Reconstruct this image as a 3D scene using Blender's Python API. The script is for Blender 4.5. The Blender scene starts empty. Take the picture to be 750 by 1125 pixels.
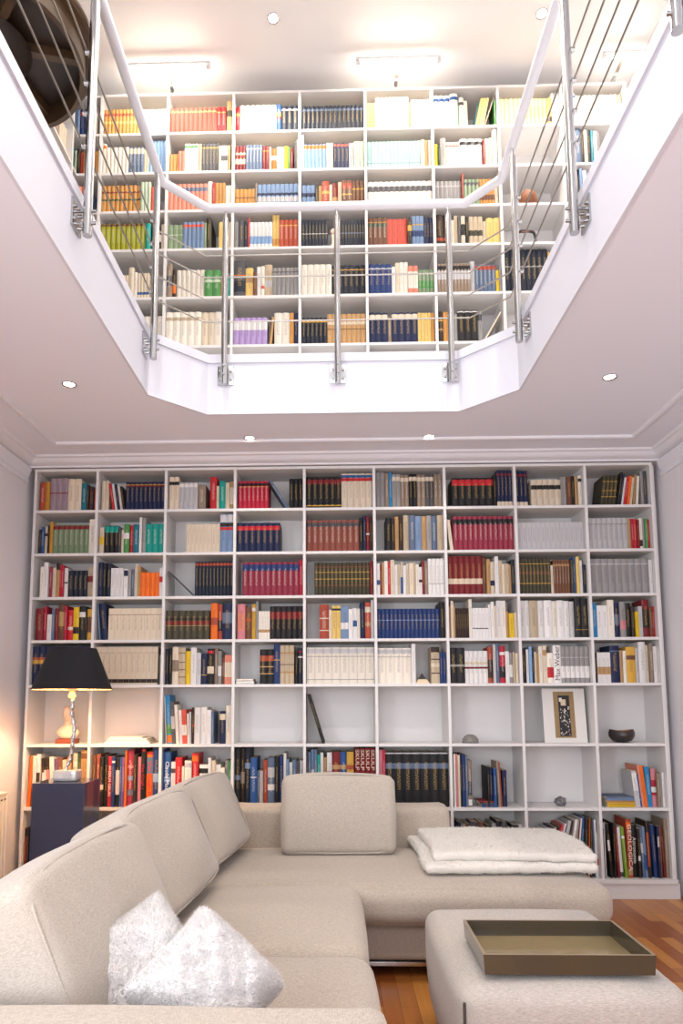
import bpy, bmesh, math, random, re
from mathutils import Vector, Matrix
PI = math.pi
random.seed(7)
S = bpy.context.scene
COL = S.collection
FZ = -0.02            # floor level

# ------------------------------------------------------------------ materials
def lin(c):
    if isinstance(c, str):
        c = [int(c[i:i + 2], 16) / 255 for i in (0, 2, 4)]
    return [(x / 12.92 if x <= .04045 else ((x + .055) / 1.055) ** 2.4) for x in c]
def mat(name, col='cccccc', rough=.5, metal=0, bump=None, noise=None, emit=None, trans=0, sheen=0, spec=.5, coat=0, wave=None):
    m = bpy.data.materials.new(name); m.use_nodes = True
    nt = m.node_tree; N = nt.nodes; L = nt.links
    b = N['Principled BSDF']
    c = lin(col)
    b.inputs['Base Color'].default_value = (*c, 1)
    b.inputs['Roughness'].default_value = rough
    b.inputs['Metallic'].default_value = metal
    b.inputs['Transmission Weight'].default_value = trans
    b.inputs['Sheen Weight'].default_value = sheen
    b.inputs['Specular IOR Level'].default_value = spec
    b.inputs['Coat Weight'].default_value = coat
    tc = N.new('ShaderNodeTexCoord')
    if noise:   # (scale, amount, second colour)
        n = N.new('ShaderNodeTexNoise'); n.inputs['Scale'].default_value = noise[0]; n.inputs['Detail'].default_value = 4
        L.new(tc.outputs['Object'], n.inputs['Vector'])
        mx = N.new('ShaderNodeMix'); mx.data_type = 'RGBA'
        mx.inputs[6].default_value = (*c, 1); mx.inputs[7].default_value = (*lin(noise[2]), 1)
        r = N.new('ShaderNodeMapRange'); r.inputs[1].default_value = .35; r.inputs[2].default_value = .65; r.inputs[4].default_value = noise[1]
        L.new(n.outputs['Fac'], r.inputs[0]); L.new(r.outputs[0], mx.inputs[0]); L.new(mx.outputs[2], b.inputs['Base Color'])
    if bump:    # (scale, strength, distance)
        n = N.new('ShaderNodeTexNoise'); n.inputs['Scale'].default_value = bump[0]; n.inputs['Detail'].default_value = 3
        L.new(tc.outputs['Object'], n.inputs['Vector'])
        bp = N.new('ShaderNodeBump'); bp.inputs['Strength'].default_value = bump[1]; bp.inputs['Distance'].default_value = bump[2]
        L.new(n.outputs['Fac'], bp.inputs['Height']); L.new(bp.outputs[0], b.inputs['Normal'])
    if emit:
        b.inputs['Emission Color'].default_value = (*lin(emit[0]), 1); b.inputs['Emission Strength'].default_value = emit[1]
    return m

def fabric(name, c1, c2):
    m = bpy.data.materials.new(name); m.use_nodes = True
    nt = m.node_tree; N = nt.nodes; L = nt.links; b = N['Principled BSDF']
    b.inputs['Roughness'].default_value = .9; b.inputs['Sheen Weight'].default_value = .25; b.inputs['Specular IOR Level'].default_value = .2
    tc = N.new('ShaderNodeTexCoord')
    def thread(sx, sy, sz):
        mp = N.new('ShaderNodeMapping'); mp.inputs['Scale'].default_value = (sx, sy, sz)
        n = N.new('ShaderNodeTexNoise'); n.inputs['Scale'].default_value = 1; n.inputs['Detail'].default_value = 2
        L.new(tc.outputs['Object'], mp.inputs[0]); L.new(mp.outputs[0], n.inputs['Vector']); return n
    a = thread(70, 800, 800); d = thread(800, 90, 800); e = thread(9, 9, 9)
    ad = N.new('ShaderNodeMath'); ad.operation = 'ADD'; L.new(a.outputs['Fac'], ad.inputs[0]); L.new(d.outputs['Fac'], ad.inputs[1])
    r = N.new('ShaderNodeMapRange'); r.inputs[1].default_value = .75; r.inputs[2].default_value = 1.25; L.new(ad.outputs[0], r.inputs[0])
    mx = N.new('ShaderNodeMix'); mx.data_type = 'RGBA'; mx.inputs[6].default_value = (*lin(c1), 1); mx.inputs[7].default_value = (*lin(c2), 1)
    L.new(r.outputs[0], mx.inputs[0]); L.new(mx.outputs[2], b.inputs['Base Color'])
    a2 = N.new('ShaderNodeMath'); a2.operation = 'MULTIPLY_ADD'; a2.inputs[1].default_value = .8; L.new(e.outputs['Fac'], a2.inputs[0]); L.new(ad.outputs[0], a2.inputs[2])
    bp = N.new('ShaderNodeBump'); bp.inputs['Strength'].default_value = .4; bp.inputs['Distance'].default_value = .0012
    L.new(a2.outputs[0], bp.inputs['Height']); L.new(bp.outputs[0], b.inputs['Normal'])
    return m

def book_material():
    m = bpy.data.materials.new('book_cover'); m.use_nodes = True
    nt = m.node_tree; N = nt.nodes; L = nt.links; b = N['Principled BSDF']
    b.inputs['Roughness'].default_value = .55; b.inputs['Specular IOR Level'].default_value = .35
    ca = N.new('ShaderNodeAttribute'); ca.attribute_name = 'cover_colour'
    ta = N.new('ShaderNodeAttribute'); ta.attribute_name = 'title_colour'
    uv = N.new('ShaderNodeUVMap'); uv.uv_map = 'spine'
    sp = N.new('ShaderNodeSeparateXYZ'); L.new(uv.outputs[0], sp.inputs[0])
    def math_(op, a, b_=None, c=None):
        n = N.new('ShaderNodeMath'); n.operation = op
        for i, v in enumerate((a, b_, c)):
            if v is None: continue
            if isinstance(v, (int, float)): n.inputs[i].default_value = v
            else: L.new(v, n.inputs[i])
        return n.outputs[0]
    fr = math_('FRACT', sp.outputs['X'])
    inx = math_('COMPARE', fr, .5, .17)
    iny = math_('COMPARE', sp.outputs['Y'], .56, .25)
    cb = N.new('ShaderNodeCombineXYZ')
    L.new(math_('MULTIPLY', sp.outputs['X'], 4.0), cb.inputs[0]); L.new(math_('MULTIPLY', sp.outputs['Y'], 85.0), cb.inputs[1])
    nz = N.new('ShaderNodeTexNoise'); nz.inputs['Scale'].default_value = 1; nz.inputs['Detail'].default_value = 1
    L.new(cb.outputs[0], nz.inputs['Vector'])
    gl = math_('GREATER_THAN', nz.outputs['Fac'], .5)
    f = math_('MULTIPLY', math_('MULTIPLY', inx, iny), math_('MULTIPLY', gl, ta.outputs['Alpha']))
    mx = N.new('ShaderNodeMix'); mx.data_type = 'RGBA'
    L.new(f, mx.inputs[0]); L.new(ca.outputs['Color'], mx.inputs[6]); L.new(ta.outputs['Color'], mx.inputs[7])
    L.new(mx.outputs[2], b.inputs['Base Color'])
    return m

M = {}
M['white'] = mat('white_lacquer', 'dddad8', .45)
M['wall'] = mat('wall_paint', 'e8e5e8', .85, bump=(60, .08, .002))
M['ceil'] = mat('ceiling_paint', 'eceef8', .9)
M['upceil'] = mat('upper_ceiling_paint', 'e2e0e0', .9)
M['cornice'] = mat('cornice_plaster', 'e8e8ee', .8)
M['fascia'] = mat('fascia_paint', 'dadce6', .5)
M['steel'] = mat('brushed_steel', 'bcbcbc', .2, 1, bump=(200, .05, .001))
M['rod'] = mat('steel_rod', 'a8a29b', .3, 1)
M['rail'] = mat('white_powder_coat', 'dfe0e6', .3)
M['book'] = book_material()
M['paper'] = mat('book_pages', 'cfc4ae', .9)
M['sofa'] = fabric('sofa_linen', 'c4b8a9', '9c9083')
M['cush'] = fabric('cushion_linen', 'c6bcb0', 'a0968a')
M['otto'] = fabric('ottoman_linen', 'c6beb5', '9c948b')
M['fur'] = mat('white_fur', 'dfdcda', .95, bump=(60, .25, .004), sheen=.3, spec=.1)
M['blanket'] = mat('ivory_fleece', 'dcd7ce', .95, bump=(120, .5, .005), sheen=.4, spec=.1)
M['tray'] = mat('olive_lacquer', '41392b', .22, coat=.4)
M['trayin'] = mat('olive_lacquer_floor', '8a7a55', .16, coat=.5)
M['trayedge'] = mat('tray_rim', '8f7f6a', .35)
M['navy'] = mat('navy_lacquer', '1d2848', .25, coat=.5)
M['shade'] = mat('black_shade_fabric', '14141a', .9, bump=(300, .2, .001))
M['shadein'] = mat('shade_lining', 'd8b27a', .8)
M['silver'] = mat('hammered_silver', 'b9bcc2', .22, 1, bump=(45, .6, .006))
M['crystal'] = mat('lamp_base_glass', 'dfe8ee', .08, .35, bump=(30, .5, .01), trans=.3)
M['bulb'] = mat('lit_bulb', 'ffe2b0', .5, emit=('ffc98a', 30))
M['tube'] = mat('lit_tube', 'ffffff', .5, emit=('ffeed2', 24))
M['spotlit'] = mat('lit_downlight', 'ffffff', .5, emit=('fff4e4', 22))
M['spotstrong'] = mat('lit_upper_downlight', 'ffffff', .5, emit=('fff4e4', 60))
M['darkmetal'] = mat('dark_metal', '2a2725', .4, .6)
M['walnut'] = mat('dark_walnut', '3a2a1e', .5, noise=(9, .6, '1e1510'))
M['walnutrim'] = mat('walnut_rim', '574028', .5, noise=(9, .5, '3a2a1a'))
M['radiator'] = mat('radiator_enamel', 'e6e1da', .35)
M['stone'] = mat('grey_mineral', '4a4a50', .35, noise=(30, .8, '8f8d92'), bump=(40, .8, .01))
M['bowl'] = mat('dark_bowl_glaze', '2b2524', .3, noise=(12, .5, '3f3430'))
M['bowlin'] = mat('amber_bowl_glaze', 'a8702f', .4)
M['glassy'] = mat('smoky_glass', 'aaa69c', .1, trans=.55, noise=(20, .5, '7f7a70'))
M['ochre'] = mat('terracotta_wood', '8a5634', .6, noise=(14, .8, '6b3a22'))
M['bust'] = mat('plaster_bust', 'e6cdb4', .8)
M['plinthwood'] = mat('mahogany', '8a4128', .4)
M['passe'] = mat('passepartout', 'dcd8d2', .8)
M['gold'] = mat('matt_gold_paper', '9a8059', .7, noise=(40, .5, '7f6843'))
M['seam'] = mat('dark_seam_cord', '4a443e', .8)
M['black'] = mat('black_paint', '17161a', .5)
M['whitep'] = mat('white_paper', 'e8e2d8', .8)
M['cream'] = mat('cream_paper', 'd7c4a6', .8)
M['redp'] = mat('red_ink', 'b3281f', .6)

def floor_material():
    m = bpy.data.materials.new('oak_parquet'); m.use_nodes = True
    nt = m.node_tree; N = nt.nodes; L = nt.links; b = N['Principled BSDF']
    tc = N.new('ShaderNodeTexCoord'); mp = N.new('ShaderNodeMapping'); mp.inputs['Rotation'].default_value = (0, 0, PI / 2)
    L.new(tc.outputs['Object'], mp.inputs[0])
    br = N.new('ShaderNodeTexBrick'); br.inputs['Scale'].default_value = 1
    br.inputs['Brick Width'].default_value = .42; br.inputs['Row Height'].default_value = .07
    br.inputs['Mortar Size'].default_value = .0009; br.inputs['Bias'].default_value = 0
    br.inputs['Color1'].default_value = (*lin('d08c42'), 1); br.inputs['Color2'].default_value = (*lin('985226'), 1); br.inputs['Mortar'].default_value = (*lin('3c1d10'), 1)
    br.offset = .37
    L.new(mp.outputs[0], br.inputs['Vector'])
    m2 = N.new('ShaderNodeMapping'); m2.inputs['Scale'].default_value = (40, 2.5, 1)
    L.new(tc.outputs['Object'], m2.inputs[0])
    n = N.new('ShaderNodeTexNoise'); n.inputs['Scale'].default_value = 1; n.inputs['Detail'].default_value = 5; L.new(m2.outputs[0], n.inputs['Vector'])
    mx = N.new('ShaderNodeMix'); mx.data_type = 'RGBA'; mx.blend_type = 'MULTIPLY'; mx.inputs[0].default_value = .5
    r = N.new('ShaderNodeMapRange'); r.inputs[3].default_value = .55; r.inputs[4].default_value = 1.25; L.new(n.outputs['Fac'], r.inputs[0])
    L.new(br.outputs['Color'], mx.inputs[6]); L.new(r.outputs[0], mx.inputs[7]); L.new(mx.outputs[2], b.inputs['Base Color'])
    b.inputs['Roughness'].default_value = .32
    return m
M['floor'] = floor_material()

# ------------------------------------------------------------------ object helpers
def link(name, me, parent=None):
    o = bpy.data.objects.new(name, me); COL.objects.link(o)
    if parent: o.parent = parent
    return o
def obj(name, bm, mats, parent=None, smooth=False):
    me = bpy.data.meshes.new(name)
    bmesh.ops.recalc_face_normals(bm, faces=bm.faces)
    bm.to_mesh(me); bm.free()
    for m in (mats if isinstance(mats, (list, tuple)) else [mats]): me.materials.append(m)
    if smooth: me.polygons.foreach_set('use_smooth', [True] * len(me.polygons))
    if smooth: 
        try: me.set_sharp_from_angle(angle=math.radians(smooth if smooth > 1 else 50))
        except Exception: pass
    return link(name, me, parent)
def tag(o, label=None, cat=None, group=None, kind=None):
    if label: o['label'] = label
    if cat: o['category'] = cat
    if group: o['group'] = group
    if kind: o['kind'] = kind
    return o
def thing(name, label, cat, loc=(0, 0, 0), rz=0, group=None):
    o = link(name, None); o.location = loc; o.rotation_euler = (0, 0, rz); o.empty_display_size = .05
    return tag(o, label, cat, group)
def BM(): return bmesh.new()
def box(bm, x0, x1, y0, y1, z0, z1, mi=0, M4=None, bev=0):
    vs = [bm.verts.new((x, y, z)) for x in (x0, x1) for y in (y0, y1) for z in (z0, z1)]
    fs = [bm.faces.new([vs[i] for i in f]) for f in ((0, 1, 3, 2), (4, 6, 7, 5), (0, 4, 5, 1), (2, 3, 7, 6), (0, 2, 6, 4), (1, 5, 7, 3))]
    for f in fs: f.material_index = mi
    if bev:
        es = list({e for f in fs for e in f.edges})
        r = bmesh.ops.bevel(bm, geom=es, offset=bev, segments=2, profile=.7, affect='EDGES', material=mi)
        vs = list({v for f in r['faces'] for v in f.verts} | {v for v in vs if v.is_valid})
    if M4: bmesh.ops.transform(bm, matrix=M4, verts=vs)
    return vs
def tube(bm, pts, r, n=10, cap=True, mi=0):
    pts = [Vector(p) for p in pts]; rs = r if isinstance(r, (list, tuple)) else [r] * len(pts)
    rings = []; up = None
    for i, p in enumerate(pts):
        a = (pts[i] - pts[i - 1]).normalized() if i else (pts[1] - pts[0]).normalized()
        b = (pts[i + 1] - pts[i]).normalized() if i < len(pts) - 1 else a
        t = (a + b).normalized()
        if up is None:
            up = Vector((0, 0, 1)) if abs(t.z) < .9 else Vector((1, 0, 0))
        s = t.cross(up).normalized(); u = s.cross(t).normalized(); up = u
        k = 1 / max(.5, t.dot(b))
        ring = []
        for j in range(n):
            th = 2 * PI * j / n
            off = s * math.cos(th) + u * math.sin(th)
            # stretch in the mitre direction
            d = (a - b)
            if d.length > 1e-4:
                d.normalize(); off = off + d * off.dot(d) * (k - 1)
            ring.append(bm.verts.new(p + off * rs[i]))
        rings.append(ring)
    for q, w in zip(rings, rings[1:]):
        for j in range(n):
            f = bm.faces.new((q[j], q[(j + 1) % n], w[(j + 1) % n], w[j])); f.material_index = mi
    if cap:
        for q in (rings[0], rings[-1]):
            f = bm.faces.new(q); f.material_index = mi
def lathe(bm, prof, n=24, c=(0, 0, 0), mi=0, axis=None):
    rings = []
    for r, z in prof:
        rings.append([bm.verts.new((c[0] + max(r, 1e-4) * math.cos(2 * PI * j / n), c[1] + max(r, 1e-4) * math.sin(2 * PI * j / n), c[2] + z)) for j in range(n)])
    for q, w in zip(rings, rings[1:]):
        for j in range(n):
            f = bm.faces.new((q[j], q[(j + 1) % n], w[(j + 1) % n], w[j])); f.material_index = mi
    return rings
def prism(bm, poly, z0, z1, mi=0):
    a = [bm.verts.new((x, y, z0)) for x, y in poly]; b = [bm.verts.new((x, y, z1)) for x, y in poly]
    n = len(poly); fs = [bm.faces.new(a[::-1]), bm.faces.new(b)]
    for i in range(n): fs.append(bm.faces.new((a[i], a[(i + 1) % n], b[(i + 1) % n], b[i])))
    for f in fs: f.material_index = mi
def spaced(n, edge):   # coordinates -1..1 denser at the edges
    return [-math.cos(PI * i / n) * edge + (2 * i / n - 1) * (1 - edge) for i in range(n + 1)]
def softbox(sx, sy, sz, r, puff=(0, 0, 0), n=14, fn=None, wob=0, seed=0):
    """rounded, puffed box centred on the origin"""
    bm = BM(); cs = spaced(n, .6); hx, hy, hz = sx / 2, sy / 2, sz / 2
    V = {}
    rnd = random.Random(seed); ph = [rnd.uniform(0, 6) for _ in range(6)]
    def vert(u, v, w):
        k = (round(u, 5), round(v, 5), round(w, 5))
        if k in V: return V[k]
        p = Vector((u * hx, v * hy, w * hz)); h = (hx, hy, hz)
        inn = Vector([max(-(h[i] - r), min(h[i] - r, p[i])) for i in range(3)])
        d = p - inn
        if d.length > 1e-9: p = inn + d.normalized() * r
        q = p.copy()
        q.x += puff[0] * u * (1 - v * v) * (1 - w * w)
        q.y += puff[1] * v * (1 - u * u) * (1 - w * w)
        q.z += puff[2] * w * (1 - u * u) * (1 - v * v)
        if wob:
            a = wob * (math.sin(p.x * 9 + ph[0]) * math.sin(p.y * 8 + ph[1]) + .5 * math.sin(p.x * 21 + ph[2] + p.z * 17) * math.sin(p.y * 19 + ph[3]) + .35 * math.sin(p.z * 25 + p.y * 11 + ph[4]))
            q += Vector((p.x / hx, p.y / hy, p.z / hz)).normalized() * a
        if fn: q = fn(q, u, v, w)
        V[k] = bm.verts.new(q); return V[k]
    for ax in range(3):
        for sgn in (-1, 1):
            for i in range(n):
                for j in range(n):
                    c = []
                    for (a, b) in ((i, j), (i + 1, j), (i + 1, j + 1), (i, j + 1)):
                        t = [0, 0, 0]; t[ax] = sgn; t[(ax + 1) % 3] = cs[a]; t[(ax + 2) % 3] = cs[b]
                        c.append(vert(*t))
                    if sgn < 0: c = c[::-1]
                    bm.faces.new(c)
    return bm
def put(o, loc, rot=(0, 0, 0)):
    o.location = loc; o.rotation_euler = rot; return o

# ------------------------------------------------------------------ room
XL, XR = -.06, 4.12
YB, YF = .30, -6.9
OX0, OX1, OY = 1.0, 2.96, -.70     # opening in the slab
ZS0, ZS1 = 2.80, 3.12              # slab underside, top
OYB = -5.3
def struct(name, bm, m, smooth=False):
    o = obj(name, bm, m, None, smooth); o['kind'] = 'structure'; return o
bm = BM(); box(bm, XL - .2, XR + .2, YF - .2, YB + .2, FZ - .1, FZ); struct('floor', bm, M['floor'])
bm = BM(); box(bm, XL - .2, XR + .2, YB, YB + .15, FZ, 5.75); struct('wall_back', bm, M['wall'])
bm = BM()
box(bm, XL - .15, XL, YF, -5.95, FZ, 5.75); box(bm, XL - .15, XL, -4.05, YB, FZ, 5.75); box(bm, XL - .15, XL, -5.95, -4.05, FZ, .6); box(bm, XL - .15, XL, -5.95, -4.05, 2.5, 5.75)
struct('wall_left', bm, M['wall'])
bm = BM()
for a, b_, c, d in ((-5.95, -5.89, .6, 2.5), (-4.11, -4.05, .6, 2.5), (-5.03, -4.97, .66, 2.44), (-5.89, -4.11, .6, .66), (-5.89, -4.11, 2.44, 2.5)):
    box(bm, XL - .11, XL - .04, a, b_, c, d)
struct('window_5', bm, M['white'])
bm = BM(); box(bm, XR, XR + .15, YF, YB, FZ, 5.75); struct('wall_right', bm, M['wall'])
# wall behind the photographer, with window openings on both storeys
bm = BM()
yy0, yy1 = YF - .15, YF
box(bm, XL - .15, XR + .15, yy0, yy1, FZ, .5); box(bm, XL - .15, XR + .15, yy0, yy1, 2.4, 3.3); box(bm, XL - .15, XR + .15, yy0, yy1, 5.2, 5.75)
for z0, z1 in ((.5, 2.4), (3.3, 5.2)):
    box(bm, XL - .15, .5, yy0, yy1, z0, z1); box(bm, 1.9, 2.2, yy0, yy1, z0, z1); box(bm, 3.6, XR + .15, yy0, yy1, z0, z1)
struct('wall_front', bm, M['wall'])
k = 0
for z0, z1 in ((.5, 2.4), (3.3, 5.2)):
    for x0, x1 in ((.5, 1.9), (2.2, 3.6)):
        k += 1; bm = BM()
        for a, b_, c, d in ((x0, x0 + .06, z0, z1), (x1 - .06, x1, z0, z1), ((x0 + x1) / 2 - .03, (x0 + x1) / 2 + .03, z0 + .06, z1 - .06), (x0 + .06, x1 - .06, z0, z0 + .06), (x0 + .06, x1 - .06, z1 - .06, z1)):
            box(bm, a, b_, yy0 + .04, yy1 - .04, c, d)
        struct('window_%d' % k, bm, M['white'])
# slab with the octagonal-cornered opening
bm = BM()
ch = .27
hole = [(OX0, OYB), (OX0, OY - ch), (OX0 + ch, OY), (OX1 - ch, OY), (OX1, OY - ch), (OX1, OYB)]
for poly in ([(XL, YF), (OX0, YF), (OX0, YB), (XL, YB)], [(OX1, YF), (XR, YF), (XR, YB), (OX1, YB)], [(OX0, YF), (OX1, YF), (OX1, OYB), (OX0, OYB)],
             [(OX0, OY - ch), (OX0 + ch, OY), (OX1 - ch, OY), (OX1, OY - ch), (OX1, YB), (OX0, YB)]):
    prism(bm, poly, ZS0, ZS1)
bmesh.ops.remove_doubles(bm, verts=bm.verts, dist=1e-5)
struct('ceiling_lower', bm, M['ceil'])
bm = BM(); box(bm, XL, XR, YF, YB, 5.60, 5.75); struct('ceiling_upper', bm, M['upceil'])
def sweep(bm, path, prof, closed=False):
    """path: list of (x,y) ; profile: (offset to the left of travel, z)"""
    n = len(path); rings = []
    for i, p in enumerate(path):
        p = Vector(p)
        a = (p - Vector(path[i - 1])).normalized() if (i or closed) else None
        b = (Vector(path[(i + 1) % n]) - p).normalized() if (i < n - 1 or closed) else None
        if a is None: a = b
        if b is None: b = a
        na = Vector((-a.y, a.x)); nb = Vector((-b.y, b.x)); m_ = (na + nb).normalized(); k_ = 1 / m_.dot(na)
        rings.append([bm.verts.new((p.x + m_.x * k_ * o, p.y + m_.y * k_ * o, z)) for o, z in prof])
    m2 = len(prof)
    for i in range(n if closed else n - 1):
        q, w = rings[i], rings[(i + 1) % n]
        for j in range(m2): bm.faces.new((q[j], q[(j + 1) % m2], w[(j + 1) % m2], w[j]))
    if not closed: bm.faces.new(rings[0]); bm.faces.new(rings[-1][::-1])
# fascia lining of the opening + projecting lip
bm = BM(); sweep(bm, hole, [(0, ZS0 - .004), (-.012, ZS0 - .004), (-.012, 3.095), (0, 3.095)]); struct('trim_1', bm, M['fascia'])
bm = BM(); sweep(bm, hole, [(.06, 3.121), (.06, 3.145), (-.022, 3.145), (-.022, 3.095), (0, 3.095), (0, 3.121)]); struct('trim_2', bm, M['fascia'])
# cornice : right of travel = room side
cpath = [(XL, YF), (XL, 0), (XR, 0), (XR, YF)]
prof = [(0, 2.8), (0, 2.742), (-.012, 2.742), (-.018, 2.752), (-.04, 2.757), (-.06, 2.768), (-.078, 2.785), (-.095, 2.788), (-.105, 2.8)]
bm = BM(); sweep(bm, cpath, prof); struct('trim_3', bm, M['cornice'], 30)
bm = BM(); sweep(bm, cpath, [(-.285, 2.8), (-.288, 2.788), (-.30, 2.784), (-.315, 2.788), (-.32, 2.8)]); struct('trim_4', bm, M['cornice'])
k = 4
for x, s in ((XL, 1), (XR, -1)):   # lower mouldings of the side walls
    k += 1; bm = BM()
    pr = [(0, 2.742), (0, 2.64), (.008, 2.64), (.012, 2.655), (.01, 2.68), (.02, 2.70), (.03, 2.735), (.03, 2.742)]
    a = [bm.verts.new((x + s * o, -.001, z)) for o, z in pr]; b_ = [bm.verts.new((x + s * o, YF, z)) for o, z in pr]
    for j in range(len(pr)): bm.faces.new((a[j], a[(j + 1) % len(pr)], b_[(j + 1) % len(pr)], b_[j]))
    bm.faces.new(a); bm.faces.new(b_)
    struct('trim_%d' % k, bm, M['cornice'])
bm = BM(); box(bm, XL, XR, 0, YB, 2.745, ZS0); struct('trim_7', bm, M['wall'])
bm = BM(); box(bm, XL, XL + .018, YF, -.02, FZ, .11); struct('baseboard_left', bm, M['white'])
bm = BM(); box(bm, XR - .018, XR, YF, -.02, FZ, .11); struct('baseboard_right', bm, M['white'])

# ------------------------------------------------------------------ bookcases
LX = [0.0, .4136, .8713, 1.3305, 1.7877, 2.2465, 2.7069, 3.1654, 3.6219, 4.05]
LZ = [2.7264, 2.4459, 2.1551, 1.865, 1.5813, 1.2916, .9136, .518, .09]
UX = [.3582, .8309, 1.2944, 1.7586, 2.2167, 2.6832, 3.1413, 3.58, 4.02]
UZ = [5.4601, 5.1609, 4.8623, 4.5717, 4.2857, 3.9328, 3.5821, 3.25]
T = .018; DEP = .27
def bookcase(label, xs, zs, zbot, zbase, left_outer, right_outer):
    t = thing('bookcase', label, 'bookcase', ((xs[0] + xs[-1]) / 2, DEP / 2, zbot)); ox, oy, oz = t.location
    def p(name, x0, x1, y0, y1, z0, z1, bev=.0012):
        bm = BM(); box(bm, x0 - ox, x1 - ox, y0 - oy, y1 - oy, z0 - oz, z1 - oz, bev=bev); return obj(name, bm, M['white'], t)
    top = zs[0] + T / 2
    for i, x in enumerate(xs):
        p('upright', x - T / 2, x + T / 2, 0, DEP, zbase, top - T)
    p('top_board', xs[0] - T / 2, xs[-1] + T / 2, 0, DEP, top - T, top)
    p('back_board', xs[0] - T / 2, xs[-1] + T / 2, DEP, DEP + .008, zbot, top, 0)
    for i in range(len(xs) - 1):
        for z in zs[1:]:
            if z < zbase + .02: continue
            p('shelf', xs[i] + T / 2, xs[i + 1] - T / 2, .003, DEP, z - T / 2, z + T / 2)
    return p
p = bookcase('tall white built-in bookcase filling the back wall behind the sofa downstairs', LX, LZ, FZ, .1, 0, 0)
p('bottom_board', LX[0] - T / 2, LX[-1] + .02, -.012, DEP, .075, .1)
p('plinth', LX[0] - T / 2, LX[-1] + .035, .004, DEP, FZ, .075, .003)
p('side_filler', LX[-1] + T / 2, LX[-1] + .022, .01, .03, .1, 2.72)
p = bookcase('white bookcase along the upstairs back wall behind the railing', UX, UZ, ZS1, ZS1 + .02, 0, 0)
p('plinth', UX[0] - T / 2, UX[-1] + T / 2, .004, DEP, ZS1, ZS1 + .02)
# inside corner: bay left of the first upright, and the case on the left wall
SX = .205
t = thing('bookcase', 'white corner bookcase along the upstairs left wall beside the round table', 'bookcase', (SX, -1.2, ZS1)); ox, oy, oz = t.location
def p2(name, x0, x1, y0, y1, z0, z1):
    bm = BM(); box(bm, x0 - ox, x1 - ox, y0 - oy, y1 - oy, z0 - oz, z1 - oz, bev=.001); return obj(name, bm, M['white'], t)
SY = [-.10, -.55, -1.0, -1.45, -1.9, -2.35]
p2('back_board', XL + .004, UX[0] - T / 2 - .001, DEP, DEP + .008, ZS1, 5.469)
p2('side_board', XL + .004, XL + .012, SY[-1], DEP - .001, ZS1, 5.469)
for y in SY: p2('upright', XL + .013, SX, y - T / 2, y + T / 2, ZS1, 5.45)
for z in UZ:
    bm = BM()   # corner shelf wraps from the back wall onto the left wall
    prism(bm, [(SX - ox - .008, SY[0] + T / 2 + .0005 - oy), (SX - ox - .008, .003 - oy), (UX[0] - T / 2 - .0005 - ox, .003 - oy), (UX[0] - T / 2 - .0005 - ox, DEP - .0005 - oy), (XL + .013 - ox, DEP - .0005 - oy), (XL + .013 - ox, SY[0] + T / 2 + .0005 - oy)], z - T / 2 - oz, z + T / 2 - oz)
    obj('shelf', bm, M['white'], t)
    for a, b_ in zip(SY, SY[1:]):
        p2('shelf', XL + .013, SX - .003, b_ + T / 2 + .0005, a - T / 2 - .0005, z - T / 2, z + T / 2)

# ------------------------------------------------------------------ books
PAL = {  # code: (hex, word)
 'brick': ('a5462f', 'brick red'), 'must': ('c08a2a', 'mustard'), 'mauve': ('a08c96', 'mauve grey'), 'cream': ('d3c4ad', 'cream'), 'ivory': ('ded6c8', 'ivory'),
 'teal': ('1c6f80', 'teal'), 'dbrown': ('33241e', 'dark brown'), 'navy': ('151f42', 'navy'), 'dnavy': ('1a2130', 'blue black'), 'orange': ('e06a1e', 'orange'),
 'red': ('b8222a', 'red'), 'crim': ('a81e36', 'crimson'), 'dred': ('7a1f24', 'dark red'), 'white': ('dcd9d6', 'white'), 'black': ('1b1a1c', 'black'),
 'tan': ('b08a5c', 'tan'), 'gray': ('8f8c8a', 'grey'), 'lgray': ('b9b7b8', 'light grey'), 'dgray': ('4b4a4e', 'charcoal'), 'blue': ('2a528a', 'blue'),
 'bblue': ('2378a8', 'bright blue'), 'taupe': ('8a7868', 'taupe'), 'sage': ('6f8262', 'sage green'), 'jade': ('0f9688', 'turquoise'), 'green': ('4a8a4a', 'green'),
 'dgreen': ('2c4a34', 'dark green'), 'lblue': ('7f9fc4', 'light blue'), 'slate': ('5b6b84', 'slate blue'), 'brown': ('6b4430', 'brown'), 'olive': ('3e3a2a', 'dark olive'),
 'rasp': ('8c2c40', 'raspberry'), 'yellow': ('d8b420', 'yellow'), 'pink': ('c87a82', 'pink'), 'gold': ('c89a3c', 'golden'), 'beige': ('b8a68c', 'beige'),
 'rust': ('8a4a3c', 'rust brown'), 'lav': ('a890c0', 'lavender'), 'aqua': ('a0c8c0', 'pale aqua'), 'chart': ('9a9a20', 'olive yellow'), 'salmon': ('d0806a', 'salmon'),
 'coral': ('c8503f', 'coral red'), 'ocher': ('c08a48', 'ochre'), 'pgreen': ('b0bfa8', 'pale green'), 'purple': ('6a4a78', 'purple'), 'ggreen': ('7c9070', 'grey green'),
 'lime': ('7a9a30', 'lime green'), 'royal': ('1f3668', 'royal blue'), 'steel': ('7088a8', 'steel blue'), 'pyel': ('dcbc70', 'pale yellow'),
}
L_ = lin
def tint(c, k):
    return [max(0, min(1, x * k)) for x in c]
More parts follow.
